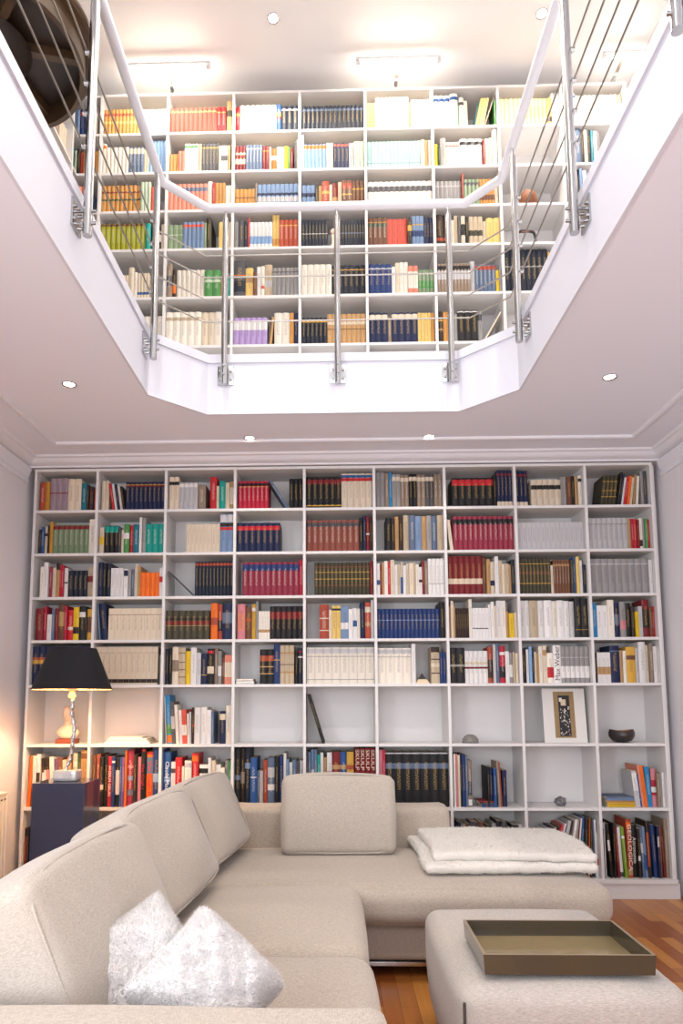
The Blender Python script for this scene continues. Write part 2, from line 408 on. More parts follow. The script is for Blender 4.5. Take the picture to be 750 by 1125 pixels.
def geo(w, h, d, code, bands, seed, hard, title):
    rnd = random.Random(seed)
    base = tint(L_(PAL[code][0]), rnd.uniform(.9, 1.1))
    lum = sum(base) / 3
    V, F = [], []      # F: (verts, colour, uv or None, mat)
    zc = {0.0, h}
    bl = []
    for c, pz, th in bands:
        a, b_ = max(0, (pz - th / 2)) * h, min(1, pz + th / 2) * h
        bl.append((a, b_, L_(PAL[c][0]))); zc |= {a, b_}
    zc = sorted(zc)
    n = 4; bul = min(.007, w * .24) if hard else .0008
    xs = [-w / 2 + w * i / n for i in range(n + 1)]
    def y_(x): return -bul * (1 - (2 * x / w) ** 2)
    idx = {}
    for zi, z in enumerate(zc):
        for i, x in enumerate(xs): idx[(zi, i)] = len(V); V.append((x, y_(x) + bul, z))
    def colat(z):
        c = base
        for a, b_, cc in bl:
            if a <= z <= b_: c = cc
        return c
    for zi in range(len(zc) - 1):
        c = colat((zc[zi] + zc[zi + 1]) / 2)
        for i in range(n):
            F.append(((idx[(zi, i)], idx[(zi, i + 1)], idx[(zi + 1, i + 1)], idx[(zi + 1, i)]), c,
                      [(i / n, zc[zi] / h), ((i + 1) / n, zc[zi] / h), ((i + 1) / n, zc[zi + 1] / h), (i / n, zc[zi + 1] / h)], 0))
    zt = len(zc) - 1
    b0 = len(V); V += [(-w / 2, d, 0), (w / 2, d, 0), (w / 2, d, h), (-w / 2, d, h)]
    F.append(((b0 + 0, idx[(0, 0)], idx[(zt, 0)], b0 + 3), base, None, 0))
    F.append(((idx[(0, n)], b0 + 1, b0 + 2, idx[(zt, n)]), base, None, 0))
    F.append(((b0 + 1, b0 + 0, b0 + 3, b0 + 2), base, None, 1))
    F.append((tuple([b0, b0 + 1] + [idx[(0, i)] for i in range(n, -1, -1)]), base, None, 1))
    t = .0022 if hard else .0007; t = min(t, w * .2); lo = .004 if hard else .0005
    q = len(V); ya, yb = bul + t, d
    V += [(-w / 2 + t, ya, h), (w / 2 - t, ya, h), (w / 2 - t, yb, h), (-w / 2 + t, yb, h)]
    V += [(-w / 2 + t, ya, h - lo), (w / 2 - t, ya, h - lo), (w / 2 - t, yb, h - lo), (-w / 2 + t, yb, h - lo)]
    F.append((tuple([idx[(zt, i)] for i in range(n + 1)] + [q + 1, q]), base, None, 0))
    F.append(((idx[(zt, n)], b0 + 2, q + 2, q + 1), base, None, 0))
    F.append(((b0 + 3, idx[(zt, 0)], q, q + 3), base, None, 0))
    F.append(((q, q + 1, q + 5, q + 4), base, None, 1)); F.append(((q + 1, q + 2, q + 6, q + 5), base, None, 1)); F.append(((q + 3, q, q + 4, q + 7), base, None, 1))
    F.append(((q + 4, q + 5, q + 6, q + 7), base, None, 1))
    tc = (L_('c9a860') if lum < .08 else L_('e8e0d0')) if lum < .22 else L_('3a3436')
    return V, F, tc, (title if w > .009 else 0), rnd.randint(1, 40)
def fill_mesh(name, parts):
    V, F, CC, TC, UV, MI = [], [], [], [], [], []
    for (v, f, tc, ta, sd), mx in parts:
        o = len(V)
        V += [tuple(mx @ Vector(p_)) for p_ in v] if mx else v
        for (ix, c, uv, mi) in f:
            F.append([i + o for i in ix]); MI.append(mi)
            for k_ in range(len(ix)):
                CC += [*c, 1.0]
                TC += [*tc, float(ta) if uv else 0.0]
                UV += [uv[k_][0] * .98 + .01 + sd, uv[k_][1]] if uv else [0.0, 0.0]
    me = bpy.data.meshes.new(name); me.from_pydata(V, [], F)
    a = me.color_attributes.new('cover_colour', 'FLOAT_COLOR', 'CORNER'); a.data.foreach_set('color', CC)
    a = me.color_attributes.new('title_colour', 'FLOAT_COLOR', 'CORNER'); a.data.foreach_set('color', TC)
    u = me.uv_layers.new(name='spine'); u.data.foreach_set('uv', UV)
    me.materials.append(M['book']); me.materials.append(M['paper'])
    me.polygons.foreach_set('material_index', MI)
    return me
RX = re.compile(r'^(?:(\d+)\*)?([\d.]+)/([\d.]+):(\w+?)(?:\[([^\]]*)\])?(?:~(-?[\d.]+))?(?:!(\w+))?(%)?$')
BOOKS = []
def parse(s, sc, hc):
    out = []; run = 0
    for tk in s.split():
        if tk == '_f': out.append(('f',)); continue
        if tk[0] == '_': out.append(('g', float(tk[1:]) * sc)); continue
        m = RX.match(tk)
        if not m: raise ValueError(tk)
        n, w, h, c, bd, ln, tg, soft = m.groups()
        bands = []
        for q in (bd or '').split(','):
            if not q: continue
            mm = re.match(r'([a-z]+)([\d.]+)(?:x([\d.]+))?', q); bands.append((mm.group(1), float(mm.group(2)), float(mm.group(3) or .09)))
        run += 1
        for k_ in range(int(n or 1)):
            out.append(('b', float(w) * sc, float(h) * sc * hc, c, tuple(bands), math.radians(float(ln or 0)), tg, bool(soft), run, int(n or 1)))
    return out
def bay(case, row, col, x0, x1, z0, z1, s, sc, hc=1.0, side=None, fronty=.022):
    """books of one bay, upright or leaning, never overlapping"""
    items = parse(s, sc, hc); W = x1 - x0 - T - .004; H = z1 - z0 - T - .012
    NS = 24
    def run_(k, gap):
        prof = [0.0] * NS; recs = []; end = 0
        lastleanneg = 0
        for it in items:
            if it[0] == 'f': prof = [q + gap for q in prof]; end += gap; continue
            if it[0] == 'g': prof = [max(prof) + it[1] * k] * NS; end = max(prof); continue
            _, w, h, c, bd, a, tg, soft, rn, nn = it
            w *= k; ca, sa = math.cos(a), math.sin(a)
            h = min(h, (H - w * abs(sa)) / ca)
            lift = w / 2 * abs(sa)
            corners = [(x * ca + z * sa, -x * sa + z * ca + lift) for x, z in ((-w / 2, 0), (w / 2, 0), (w / 2, h), (-w / 2, h))]
            lo_, hi_ = [None] * NS, [None] * NS
            for j in range(NS):
                z = H * (j + .0) / (NS - 1)
                xs_ = []
                for e in range(4):
                    (xa, za), (xb, zb) = corners[e], corners[(e + 1) % 4]
                    if (za - z) * (zb - z) <= 0 and abs(za - zb) > 1e-9: xs_.append(xa + (xb - xa) * (z - za) / (zb - za))
                if z < lift + 1e-6 and not xs_: xs_ = [corners[0][0], corners[1][0]]
                if xs_: lo_[j], hi_[j] = min(xs_), max(xs_)
            # include exact corners in the bins
            for cx_, cz_ in corners:
                j = min(NS - 1, max(0, round(cz_ / H * (NS - 1))))
                lo_[j] = cx_ if lo_[j] is None else min(lo_[j], cx_); hi_[j] = cx_ if hi_[j] is None else max(hi_[j], cx_)
            X = max(prof[j] - lo_[j] for j in range(NS) if lo_[j] is not None)
            # a book leaning left rests against what is left of it; the bay's side counts as profile 0
            X += .0011
            for j in range(NS):
                if hi_[j] is not None: prof[j] = max(prof[j], X + hi_[j])
            if abs(a) < .01:
                prof = [max(q, X + w / 2) if j > h / H * (NS - 1) else q for j, q in enumerate(prof)]
            recs.append((X, lift, w, h, c, bd, a, tg, soft, rn, nn)); end = max(prof)
        return recs, end
    k = 1.0
    for _ in range(12):
        recs, end = run_(k, 0)
        if end <= W: break
        k *= max(.8, min(.985, W / end))
    if any(i[0] == 'f' for i in items):
        nf = sum(i[0] == 'f' for i in items); recs, end = run_(k, max(0, W - end) / nf)
    elif end < W and end > W * .88 and '_' not in s.split()[-1]:
        k2 = k * (W / end) ** .96
        r2, e2 = run_(k2, 0)
        if e2 <= W: recs, end = r2, e2
    cum = 0
    seedrun = {}
    for i, (X, lift, w, h, c, bd, a, tg, soft, rn, nn) in enumerate(recs):
        key = (case, row, col, rn)
        if key not in seedrun: seedrun[key] = (len(BOOKS) * 13 + 5, random.uniform(.15, .2), random.uniform(0, .02))
        sd, d, yo = seedrun[key]
        hard = not soft
        d = min(d, DEP - fronty - yo - .004)
        if side is None:
            pos = Vector((x0 + T / 2 + .002 + X, fronty + yo, z0 + T / 2 + .0003 + lift)); rz = 0
        else:   # a bay on the left wall: x runs along -y
            pos = Vector((SX - .02 - yo, x1 - T / 2 - .002 - X, z0 + T / 2 + .0003 + lift)); rz = PI / 2
            d = min(d, .2)
        BOOKS.append(dict(w=w, h=h, d=d, c=c, bd=bd, a=a, pos=pos, rz=rz, seed=sd, hard=hard, case=case, row=row, col=col, run=rn, n=nn, i=i, tag=tg, total=len(recs)))
def flat(case, row, col, x, z, items, y=.03):
    """books lying flat; items: (length, thickness, colour, bands)"""
    for i, (ln, th, c, dx, dp) in enumerate(items):
        BOOKS.append(dict(w=th, h=ln, d=dp, c=c, bd=(), a=PI / 2, pos=Vector((x + dx, y, z + T / 2 + .0004 + th / 2)), rz=0, seed=900 + len(BOOKS), hard=True, case=case, row=row, col=col, run=100 + i, n=1, i=i, tag=None, total=len(items), lying=True))
        z += th + .0004

exec(compile('''
A=.00193; B=.00208
LOW = {
 (0,0):(A,"_4 20/98:brick 16/100:must 3*22/112:mauve[dred.55x.03] 2*25/110:cream 22/95:teal 8/88:dbrown 8/84:brown 8/82:navy 12/80:orange"),
 (0,1):(A,"_4 2*13/102:cream 8/92:red~-9% 8/90:white~-9% 8/90:navy~-9% 8/88:ivory~-9% 8/84:dbrown~-9% 9*15.5/97:navy[gold.9x.03,dred.86x.05]"),
 (0,2):(A,"_2 2*16/112:cream[black.8x.1] 4*15/92:lgray[white.9x.12] 26/86:taupe _14 22/112:red 8/80:cream 20/98:jade 14/92:cream 14/96:tan[cream.5x.6]"),
 (0,3):(A,"_3 7*15/95:crim[black.88x.09,gold.8x.02] 9/112:slate~-32 _f 3*16/103:black"),
 (0,4):(A,"6*20/108:black[dred.84x.14,gold.1x.04] 5*21/118:cream[red.83x.09,blue.92x.08]"),
 (0,5):(A,"2*18/120:gray 14/116:taupe 12/120:bblue 2*16/114:gray[cream.86x.12] 2*16/112:taupe[cream.86x.12] 2*15/114:black[cream.86x.12] 2*16/112:taupe[cream.86x.12] 2*16/114:dgray[cream.86x.12] 2*15/112:taupe"),
 (0,6):(B,"_22 6*22/92:black[red.84x.2] 10/100:black 4*12/113:navy[dred.88x.06,cream.08x.12]"),
 (0,7):(B,"3*14/112:navy[dred.88x.06,cream.08x.12] _10 5*20/82:cream[black.72x.16] 2*10/92:gray 16/92:brown 12/95:black 10/94:tan 12/95:ivory[black.85x.1]"),
 (0,8):(B,"_52 4*13/96:olive[gold.8x.02,gold.5x.02,gold.3x.02]~8 7/104:black~10 7/98:navy~10 7/88:white~10% 8/90:red~10% 9/92:orange~8% 8/88:cream~8% 8/96:tan~6 8/92:ivory~5% 10/104:gray 16/108:dgray"),
 (1,0):(A,"_3 10/85:dbrown 11/92:blue 12/94:cream[dbrown.7x.1] 5/96:black 12/108:must 7*18/98:sage[dred.9x.12] 22/115:ivory%"),
 (1,1):(A,"_2 14/88:cream[yellow.5x.3]% 3*16/95:black[jade.87x.22] 10/86:dgray 8/80:cream 18/98:green[white.6x.2] 12/96:red 22/98:teal 8/120:white% 12/118:gray 3*21/98:jade"),
 (1,2):(A,"_f 8*14/98:cream% 2*23/130:steel[red.62x.08,black.72x.1,lgray.88x.2]"),
 (1,3):(A,"7*20.5/98:navy[red.82x.14] _70"),
 (1,4):(A,"9*20/107:rust[dgray.86x.12] 12/112:black 10/120:navy 12/118:dred[white.5x.05] 10/116:dbrown"),
 (1,5):(A,"_32 17/112:black 12/112:dbrown 12/116:tan 14/114:dbrown 18/120:beige 20/118:slate 20/116:steel 16/116:tan 16/118:gray 18/118:slate 18/118:beige"),
 (1,6):(B,"10/94:cream~-6% 12*15/105:rasp[black.84x.15]"),
 (1,7):(B,"_2 14*14.6/86:lgray%"),
 (1,8):(B,"8*16.5/95:lgray[gray.82x.03] 10/96:tan 8/94:crim 10/94:red 8/90:dred 9/96:ivory[dbrown.2x.2]% 8/92:gray 8/94:green 8/92:red"),
 (2,0):(A,"_18 12/102:ivory% 15/116:white% 12/102:rasp 13/100:cream 13/115:tan[black.9x.2] 7/108:red 10/106:crim 12/98:white[black.5x.05]% 4*17/90:dnavy 26/102:beige[dred.6x.2]"),
 (2,1):(A,"_3 15/115:navy 12/112:black 18/112:dnavy 3*15/96:white% 15/94:white[navy.85x.2]% 12/90:gray 10/92:slate 14/108:cream 10/102:tan 4*17.5/80:orange 14/95:white[red.6x.2]%"),
 (2,2):(A,"_2 4/120:dgray~-46 _f 11*13.6/115:dnavy[brick.92x.07]"),
 (2,3):(A,"_20 10*19.5/112:rasp[royal.84x.18] 12/120:crim"),
 (2,4):(A,"_28 14*13.2/110:olive[brown.86x.05,gold.7x.02,gold.5x.02,brown.3x.04] 10/112:dred"),
 (2,5):(A,"12/104:white[blue.4x.15]% 8/98:dred% 8/108:tan% 13/112:ivory% 10/110:red% 16/116:cream% 10/100:white% 12/102:beige% 9/108:cream[blue.3x.5]% 10/96:white% 12/104:cream% 16/104:cream% 8/108:beige% 12/100:ivory% 12/92:white[dbrown.5x.1]% 10/114:dred% 12/108:taupe% 4*15/118:white[lgray.3x.03]"),
 (2,6):(B,"6*19/118:dred[cream.35x.14x] 12/112:brown 12/108:tan 14/100:cream[navy.35x.16] 12/115:white% 10/102:beige% 9/92:cream% 12/92:beige% 8/90:tan 12/105:dnavy".replace("x]","]")),
 (2,7):(B,"9*13/108:olive[gold.85x.02,brown.6x.08,gold.3x.02] 10/88:cream% 6*10/104:brown[tan.85x.06] 10/102:olive 9/112:blue 12/112:pyel 12/102:white% 11/88:dnavy"),
 (2,8):(B,"9*21/106:gray[lgray.85x.03] 10/102:white%"),
 (3,0):(A,"_8 26/105:dred 10/112:crim 16/86:white% 10/104:slate% 12/106:dred 22/118:brown[tan.6x.4] 10/112:crim 22/100:red[cream.4x.1] 20/108:yellow[black.3x.2] 22/112:black[white.75x.15] 6/104:black 20/102:gold[brown.5x.5]"),
 (3,1):(A,"5/120:slate~-5 22/120:navy~-7 9*20.5/103:cream[taupe.8x.02]%"),
 (3,2):(A,"7*20/95:olive[dred.58x.12,black.7x.08,tan.48x.02] _4 22/118:orange[brick.5x.2] 14/114:brick[black.4x.3] 34/118:navy[slate.6x.3]"),
 (3,3):(A,"_4 26/115:pink[salmon.5x.5] 20/105:brown[brick.6x.1] 14/115:gold[ivory.85x.1] 8/124:gray 4*9/92:ivory[tan.3x.1]% 6*18/108:black[dred.72x.22]"),
 (3,4):(A,"_45 32/112:brick[cream.25x.03,cream.6x.03] 9/94:cream% 2*15/108:pyel[black.88x.06] 26/106:steel[white.4x.2]% 14/96:white% 14/100:white[blue.5x.2]% 10/98:ivory% 16/118:navy 20/118:brick[cream.8x.15,tan.4x.1] 9/132:lgray%"),
 (3,5):(A,"15*14.3/97:royal[lblue.62x.02] 18/118:black"),
 (3,6):(B,"7/96:tan% 8/112:cream% 5/98:tan% 7*6/90:dbrown 10/118:ivory% 5*10/90:white[black.32x.03]% 8/100:white% 10/108:white% 8/96:cream% 16/112:white% 14/112:ivory% 9/80:tan 16/74:yellow% 8/76:cream%"),
 (3,7):(B,"16/112:white 14/112:white 26/112:beige 18/112:white 24/112:white 16/110:ivory 22/112:white 16/110:white 14/108:lgray 2*20/126:black[gold.2x.01]"),
 (3,8):(B,"18/102:bblue 2*16/96:white% 20/112:ivory% 17/106:navy[slate.5x.3] 18/106:gray[pink.35x.25] 18/102:black 10/92:dbrown 10/76:yellow% 12/92:lgray% 22/112:dred[black.5x.5] 10/90:brown 8/92:red%"),
 (4,0):(A,"10*20.5/130:navy[brick.66x.12,gold.6x.1]"),
 (4,1):(A,"11*19.5/128:cream[taupe.84x.01,dbrown.1x.1]% _2 5/122:black 6/100:gray"),
 (4,2):(A,"_2 9/120:dnavy 12/122:black 20/126:cream[taupe.5x.3] 22/124:beige[dbrown.85x.02,dbrown.6x.02,dbrown.4x.02,dbrown.2x.02] 18/112:yellow 18/124:white% 14/106:lgray% 20/104:navy[gold.3x.02] 22/120:black[red.9x.08,cream.4x.2] 12/122:taupe 12/112:gray[white.4x.3] 10/90:brown 2*12/98:salmon[cream.5x.5]%"),
 (4,3):(A,"_84 2*24/117:black[brick.74x.16,tan.5x.03,tan.3x.03] 22/140:royal[gold.6x.02] 3*16/130:beige[tan.8x.04,taupe.5x.04,tan.3x.04] _4 8/112:black 18/120:dnavy[white.75x.04,dred.9x.06]"),
 (4,4):(A,"8*27.5/122:ivory[lgray.9x.12,gray.75x.015,gray.12x.02]"),
 (4,5):(A,"4*27.5/119:ivory[lgray.9x.12,gray.75x.015] 13/132:white% _52 28/122:beige[dbrown.95x.2,cream.5x.1,dbrown.28x.03,dbrown.66x.03] 2*10/104:royal"),
 (4,6):(B,"2*25/110:black[gray.5x.06] 5*15/100:white[dred.48x.06,cream.62x.08] 16/112:brick[dbrown.4x.5] 9/120:lgray 12/124:slate 18/114:crim[white.8x.08,black.3x.3] 12/98:white% 12/94:gray[white.4x.4] 8/96:beige 8/92:cream"),
 (4,7):(B,"17/108:dbrown 8/104:white% 9/112:lblue% 7/96:dnavy% 9/96:cream% 8/92:tan% 12/114:ivory% 13/116:cream[tan.8x.15]% 22/92:ivory[red.35x.35] 26/116:white!weber 6*16/112:gray[white.3x.32,lgray.7x.02]"),
 (4,8):(B,"10/92:black 3*14/93:white[tan.4x.25]% 32/114:navy[slate.85x.03] 10/100:tan 10/98:ivory 30/110:gold[brown.7x.12] 10/106:lgray 22/128:white 12/116:cream 12/120:taupe 14/112:white%"),
 (5,2):(.00128,"4/235:white~-3% 24/242:bblue[green.3x.2,orange.1x.15]~-4% 20/210:dgray[lgray.5x.3]~-4% 16/195:ivory~-4% 16/168:white~-3% 26/170:coral[ivory.4x.3]~-3% 10/150:ivory~-2% 10/158:lgray~-1% 14/180:dbrown[red.5x.05] 32/180:white 34/182:white 24/168:white 14/160:slate _30 32/162:navy[cream.82x.18] 34/190:ivory"),
 (5,4):(A,"_2 9/168:black~-17"),
 (6,0):(.00128,"20/252:orange~2% 24/250:ivory% 24/260:white[dbrown.5x.3] 14/240:dbrown[white.5x.4]~-4% 18/240:black[ivory.6x.3]~-4% 18/244:dbrown[pink.6x.3]~-4% 26/246:ivory~-3% 20/236:purple[pink.5x.2]~-3% 30/240:brown[cream.6x.1]~-3% 26/230:cream~-3% 24/244:tan~-2% 28/262:cream%[ivory.8x.1] 24/270:dgreen 50/278:tan[brown.9x.1]".replace("%[","[")),
 (6,1):(.00132,"_2 20/248:brown 20/250:rust[dbrown.3x.4] 22/236:black[cream.4x.1] 22/246:black 20/240:crim!grun 18/238:royal[white.9x.04] 22/232:black[lgray.5x.5] 10/236:blue 18/236:purple 10/266:orange 34/272:rasp[steel.5x.08,pink.7x.05,slate.25x.1] 20/248:dbrown 20/236:pink 24/280:black[red.97x.03]!gogh 40/262:orange[slate.75x.3,red.97x.04]!gogho 34/290:royal[lblue.5x.15]"),
 (6,2):(.00128,"4/282:blue 34/268:blue[lblue.5x.1]!monet 22/220:white[dgray.8x.1]% 34/242:red 12/198:ivory% 34/226:ivory[lgray.9x.1] 34/262:red[orange.9x.1] _4 46/206:white[black.85x.12] 14/240:white% 22/226:cream 24/206:white% 20/190:ivory% 18/226:gray[lgray.5x.3] 14/224:green[teal.5x.3]"),
 (6,3):(.00128,"30/294:black[slate.5x.08] 20/284:dbrown[taupe.5x.2] 30/294:dnavy[steel.7x.1] 34/240:blue[white.6x.02] 14/174:slate 18/176:lgray 22/228:brick 36/240:slate[lgray.7x.2,white.4x.12] 24/246:black 22/248:royal 14/262:white 14/232:steel 16/216:white 22/230:slate 14/224:dgray 18/226:lgray"),
 (6,4):(A,"5/180:dgray 8/178:slate 10/186:steel[white.6x.1] 9/186:slate 9/170:jade[white.5x.1] 10/176:white 10/160:tan 16/176:white[dred.6x.1] 26/178:dred[tan.72x.08] 20/178:blue[tan.72x.08,yellow.6x.02] 22/178:gold[brick.72x.08] _3 4*16/224:dred!skulp"),
 (6,5):(A,"10/184:pink[cream.3x.5]% 8/184:crim% 7*27/178:black[slate.74x.1,lgray.97x.025]"),
 (6,6):(.00134,"5/250:dnavy 8/245:ivory% 10/245:pink% 10/240:cream% 10/245:black 14/245:royal 10/238:slate 18/215:taupe[dgray.4x.3,white.1x.12] _72 8/185:black 18/182:navy 14/178:blue 12/210:taupe~-2 6/205:brick~-2 _2 20/168:navy"),
 (6,8):(.00120,"_176 26/185:lgray[white.7x.5]~-5% 10/168:blue~-5% 12/215:salmon~-5% 18/212:orange~-5% 26/205:bblue~-3% 26/196:pink[crim.5x.4,white.45x.14] 16/172:taupe 10/176:gray 14/176:white"),
 (7,0):(.00113,"12/265:dred[black.9x.15] 10/270:black 22/250:steel[navy.1x.1]"),
 (7,1):(A,"10/120:black 12/110:dbrown 14/125:black 20/112:dgray"),
 (7,6):(.00134,"20/250:dnavy~4 26/240:gray~5 24/242:beige[brown.9x.2]~5 48/250:dgray[lgray.9x.03]~5 30/250:brown[cream.7x.2]~4 26/235:dbrown~7 24/245:gray~8 30/255:black~8 30/250:dgray~9 26/225:dbrown~9 40/235:black[white.9x.05]~9 26/240:lgray[navy.4x.2]~9"),
 (7,7):(.00134,"10/232:cream~20% 8/234:steel~20% 10/236:white~20% 8/236:dnavy~20% 14/240:navy[white.6x.1]~20% 10/242:brown~20% 10/240:white~20% 12/244:dbrown~19% 8/250:rust~19% 9/250:red~18% 12/252:pink~18% 10/254:white~17% 9/256:gray~16% 22/262:lgray~14% 12/262:dnavy~12% 8/262:tan~12% 20/266:white~10% 10/264:gray~9% 10/262:dred~8% 10/268:ivory~7% 20/272:blue[teal.5x.3]~5 16/268:dbrown~4 10/268:black~3 8/266:orange~3% 12/268:olive~2 8/264:slate 10/262:white% 14/200:white[red.35x.15]%"),
 (7,8):(.00118,"_2 16/250:black 10/280:white% 16/276:black[white.6x.2]~-3 12/276:dbrown~-3 12/280:black 18/264:dred~-2 24/258:white[dgray.06x.1]~-2 22/260:lime[white.8x.05]~-3 36/300:brick[orange.9x.1,tan.1x.1]!geo 40/268:black!astro 16/250:dbrown[white.4x.1] 18/252:slate[lgray.6x.2]~-2 20/260:steel[blue.3x.3]~-2 18/290:dbrown[brick.5x.6]~-1 10/280:dnavy 28/270:royal~-2 14/264:navy[lgray.7x.2] 12/268:brown 14/262:dred~-2 22/300:taupe"),
}
C=.00210; D=.00205; E=.00198
UP = {
 (0,0):(C,"10*11.6/85:ocher[brick.8x.1,pyel.5x.1] 8*11/84:ivory"),
 (0,1):(C,"10*15/84:coral[pyel.85x.04] 2*15/86:red[gold.8x.04] _3 18/102:tan[olive.6x.2]"),
 (0,2):(C,"14/86:red[gold.7x.1] 7*16.5/86:ivory 16/86:blue[gold.6x.2,dred.5x.1] 3*18/84:dnavy[lgray.84x.06]"),
 (0,3):(C,"_3 14*15/80:dnavy[slate.84x.08]"),
 (0,4):(C,"3*10/82:pyel 8*14/100:ivory 8/86:tan 5*13/90:ivory"),
 (0,5):(C,"3*18/104:ivory[blue.86x.1] 26/108:ivory[blue.86x.1] 4/84:green 16/100:ivory[dgray.8x.1] 12/90:cream _16 5/86:teal~12 3*9/92:pyel~12 5/110:taupe~18 6/86:green"),
 (0,6):(C,"5*14/86:pyel 6*12/86:pyel[tan.5x.4] 14/86:ocher[dbrown.2x.2] 10/108:ivory 12/102:white"),
 (0,7):(C,"9/100:white 28/100:white[blue.9x.08] 10*12/98:ivory 12/98:taupe[white.6x.2]"),
 (1,0):(D,"12/104:ivory[orange.9x.1] 6*13/90:ivory 4*13/88:slate[cream.85x.2] 2*8/80:cream 5*12/112:lblue"),
 (1,1):(D,"3*11/66:ocher 2*12/72:salmon 4*13/94:ivory[green.9x.08] 12/96:beige 5*13/98:dgray[gold.85x.04] 10/84:cream 3*8/84:ivory[dgray.5x.2] 9/86:tan 6/90:dgray"),
 (1,2):(D,"3*13/86:dred[cream.7x.08,cream.4x.2] 5*12/84:slate[cream.85x.04] 2*12/80:dred[gold.8x.03] 8/78:cream 20/76:orange[white.6x.2] 3*9/76:ivory 14/78:yellow 8/78:green 10/74:dred _4 8/96:dgray 6/100:gray"),
 (1,3):(D,"10/120:white 6*16/88:lblue[orange.9x.14] 3*9/86:cream 4*17/88:navy[coral.92x.08] 2*10/88:lgray 3*14/90:pgreen"),
 (1,4):(D,"14*13/90:aqua[slate.2x.02] 14/92:cream 12/90:tan 9/92:ivory"),
 (1,5):(D,"14/80:yellow 7/74:dgreen 20/94:gray 4*12/84:ivory[brick.85x.06] 3*27/92:ivory[black.84x.12] 8/84:dred 13/92:cream 13/94:cream 18/122:ivory"),
 (1,7):(D,"24/118:slate 12/118:white 20/118:slate 10/114:black 10/112:cream 10/112:black 8/108:teal 12/104:white 10/104:gray"),
 (2,0):(D,"9*14.5/92:ocher[dred.75x.05,dgreen.48x.06] 3*11/98:pgreen 12/82:coral"),
 (2,1):(D,"9*14/90:salmon[slate.8x.14] 17/98:ivory 9/90:red 3*11/88:ocher 2*10/80:ivory"),
 (2,2):(D,"5*13/72:ocher[brown.6x.05] 6/86:taupe 9*14.5/82:steel[navy.6x.1,lgray.4x.2]"),
 (2,3):(D,"3*15/80:steel[navy.6x.16] 9/82:olive 12/78:tan 24/92:brick[gold.6x.1] 10/80:cream 18/84:dred[tan.3x.3] 12/84:beige 2*17/92:brown[brick.8x.2,gold.5x.05] 3*13/92:brown[gold.7x.04]"),
 (2,4):(D,"12*17/80:ivory[dgray.7x.22]"),
 (2,5):(D,"6*16/84:gray[lgray.8x.05] 5/104:brick 4*14/82:ggreen[dgray.82x.12] 5*11/86:ocher[brown.3x.2] 14/84:cream"),
 (2,7):(D,"6/114:slate 10/110:white 10/104:tan 9/106:gray 9/112:dnavy 9/112:steel 12/104:white 12/104:slate"),
 (3,0):(E,"9*16.5/94:chart[brown.95x.08] _2 17/90:jade _8 6/96:black 8/94:orange 12/80:dnavy[white.5x.3] 10/86:cream"),
 (3,1):(E,"3*18/86:ggreen[pgreen.6x.04] 5*15/92:steel[coral.86x.1] 8/90:ggreen 17/106:olive _28 2*18/90:pyel 8/92:ivory"),
 (3,2):(E,"14/92:gray 17/94:dgray 12/90:dnavy 5/100:red 6*12/86:white[lblue.3x.3] 2*11/114:pyel[ocher.2x.2] 4*15/94:brick[gold.8x.04]"),
 (3,3):(E,"8*11.5/94:dnavy[white.5x.02] _38 9*10/90:dnavy[slate.5x.04]"),
 (3,4):(E,"4*16/96:brown[dgreen.75x.1,gold.85x.02] 4*17/92:coral 14/94:dbrown[gold.6x.2] 3*13/98:steel[gold.7x.04,royal.4x.2] 3*10/92:navy"),
 (3,5):(E,"2*24/102:dbrown[brick.2x.1] 5/94:gray 8/80:cream 12/96:beige 10/94:dgray 14/92:cream[black.5x.4] 12/90:black 3*16/92:beige[olive.4x.2] 12/78:cream 2*23/86:pyel"),
 (4,0):(E,"16/88:taupe 24/110:tan[brown.6x.2] 14/94:steel 14/90:ivory[coral.3x.3] 3*11/80:cream 18/104:cream 12/88:ivory 4*10/84:cream[blue.2x.1]"),
 (4,1):(E,"18/112:taupe[dgray.5x.3] 12/94:dbrown[orange.3x.3] 6*15/94:ivory 2*26/88:green[pgreen.6x.1] 9/70:tan 9/74:navy _4 8/64:jade"),
 (4,2):(E,"38/122:dgray[orange.6x.02,dnavy.3x.3] 26/98:pyel[tan.6x.2] 12/80:brown 13/100:white 12/100:ivory[coral.3x.1] 26/106:beige[lgray.4x.2] 6*14/92:gray[dgray.85x.04]"),
 (4,3):(E,"5*20.5/100:ivory 6*19/100:dnavy[gold.85x.03]"),
 (4,4):(E,"4*20/100:royal[lgray.85x.04] 12/90:white 14/104:cream 2*15/106:ivory 2*17/92:salmon[ivory.5x.6] 4*13.5/80:ggreen[green.4x.3]"),
 (4,5):(E,"10*11.5/96:taupe[black.85x.14,lgray.6x.3] 17/106:lgray 5*14.5/92:slate[brick.9x.14] 12/74:yellow 7/80:gray"),
 (4,6):(E,"8*18/140:dnavy[gray.6x.03] 6/130:gold 12/134:black"),
 (5,0):(E,"5*24/108:lgray 6*14/100:ivory"),
 (5,1):(E,"5*24/112:ivory[beige.8x.1] 2*22/112:cream 26/112:ivory"),
 (5,2):(E,"6*19/90:lav[white.7x.3] 6/98:dgray~4 8/92:tan~5 2*26/106:ivory 14/104:ocher 15/104:navy"),
 (5,3):(E,"6*15.5/88:dnavy[gold.85x.05] 8*17.5/98:tan[brown.5x.03,cream.7x.1]"),
 (5,4):(E,"3*19/100:navy[cream.86x.14] 12/86:taupe 4*20/100:navy[cream.88x.14] 4*10/98:pyel 10/98:ocher"),
 (5,5):(E,"16/98:dbrown[gold.7x.04,tan.4x.04] 2*12/98:ocher 12/96:beige 14/92:gray 3*23/102:black[white.95x.03] 16/100:gray[dgray.8x.2] _f 5/110:cream~30 _4"),
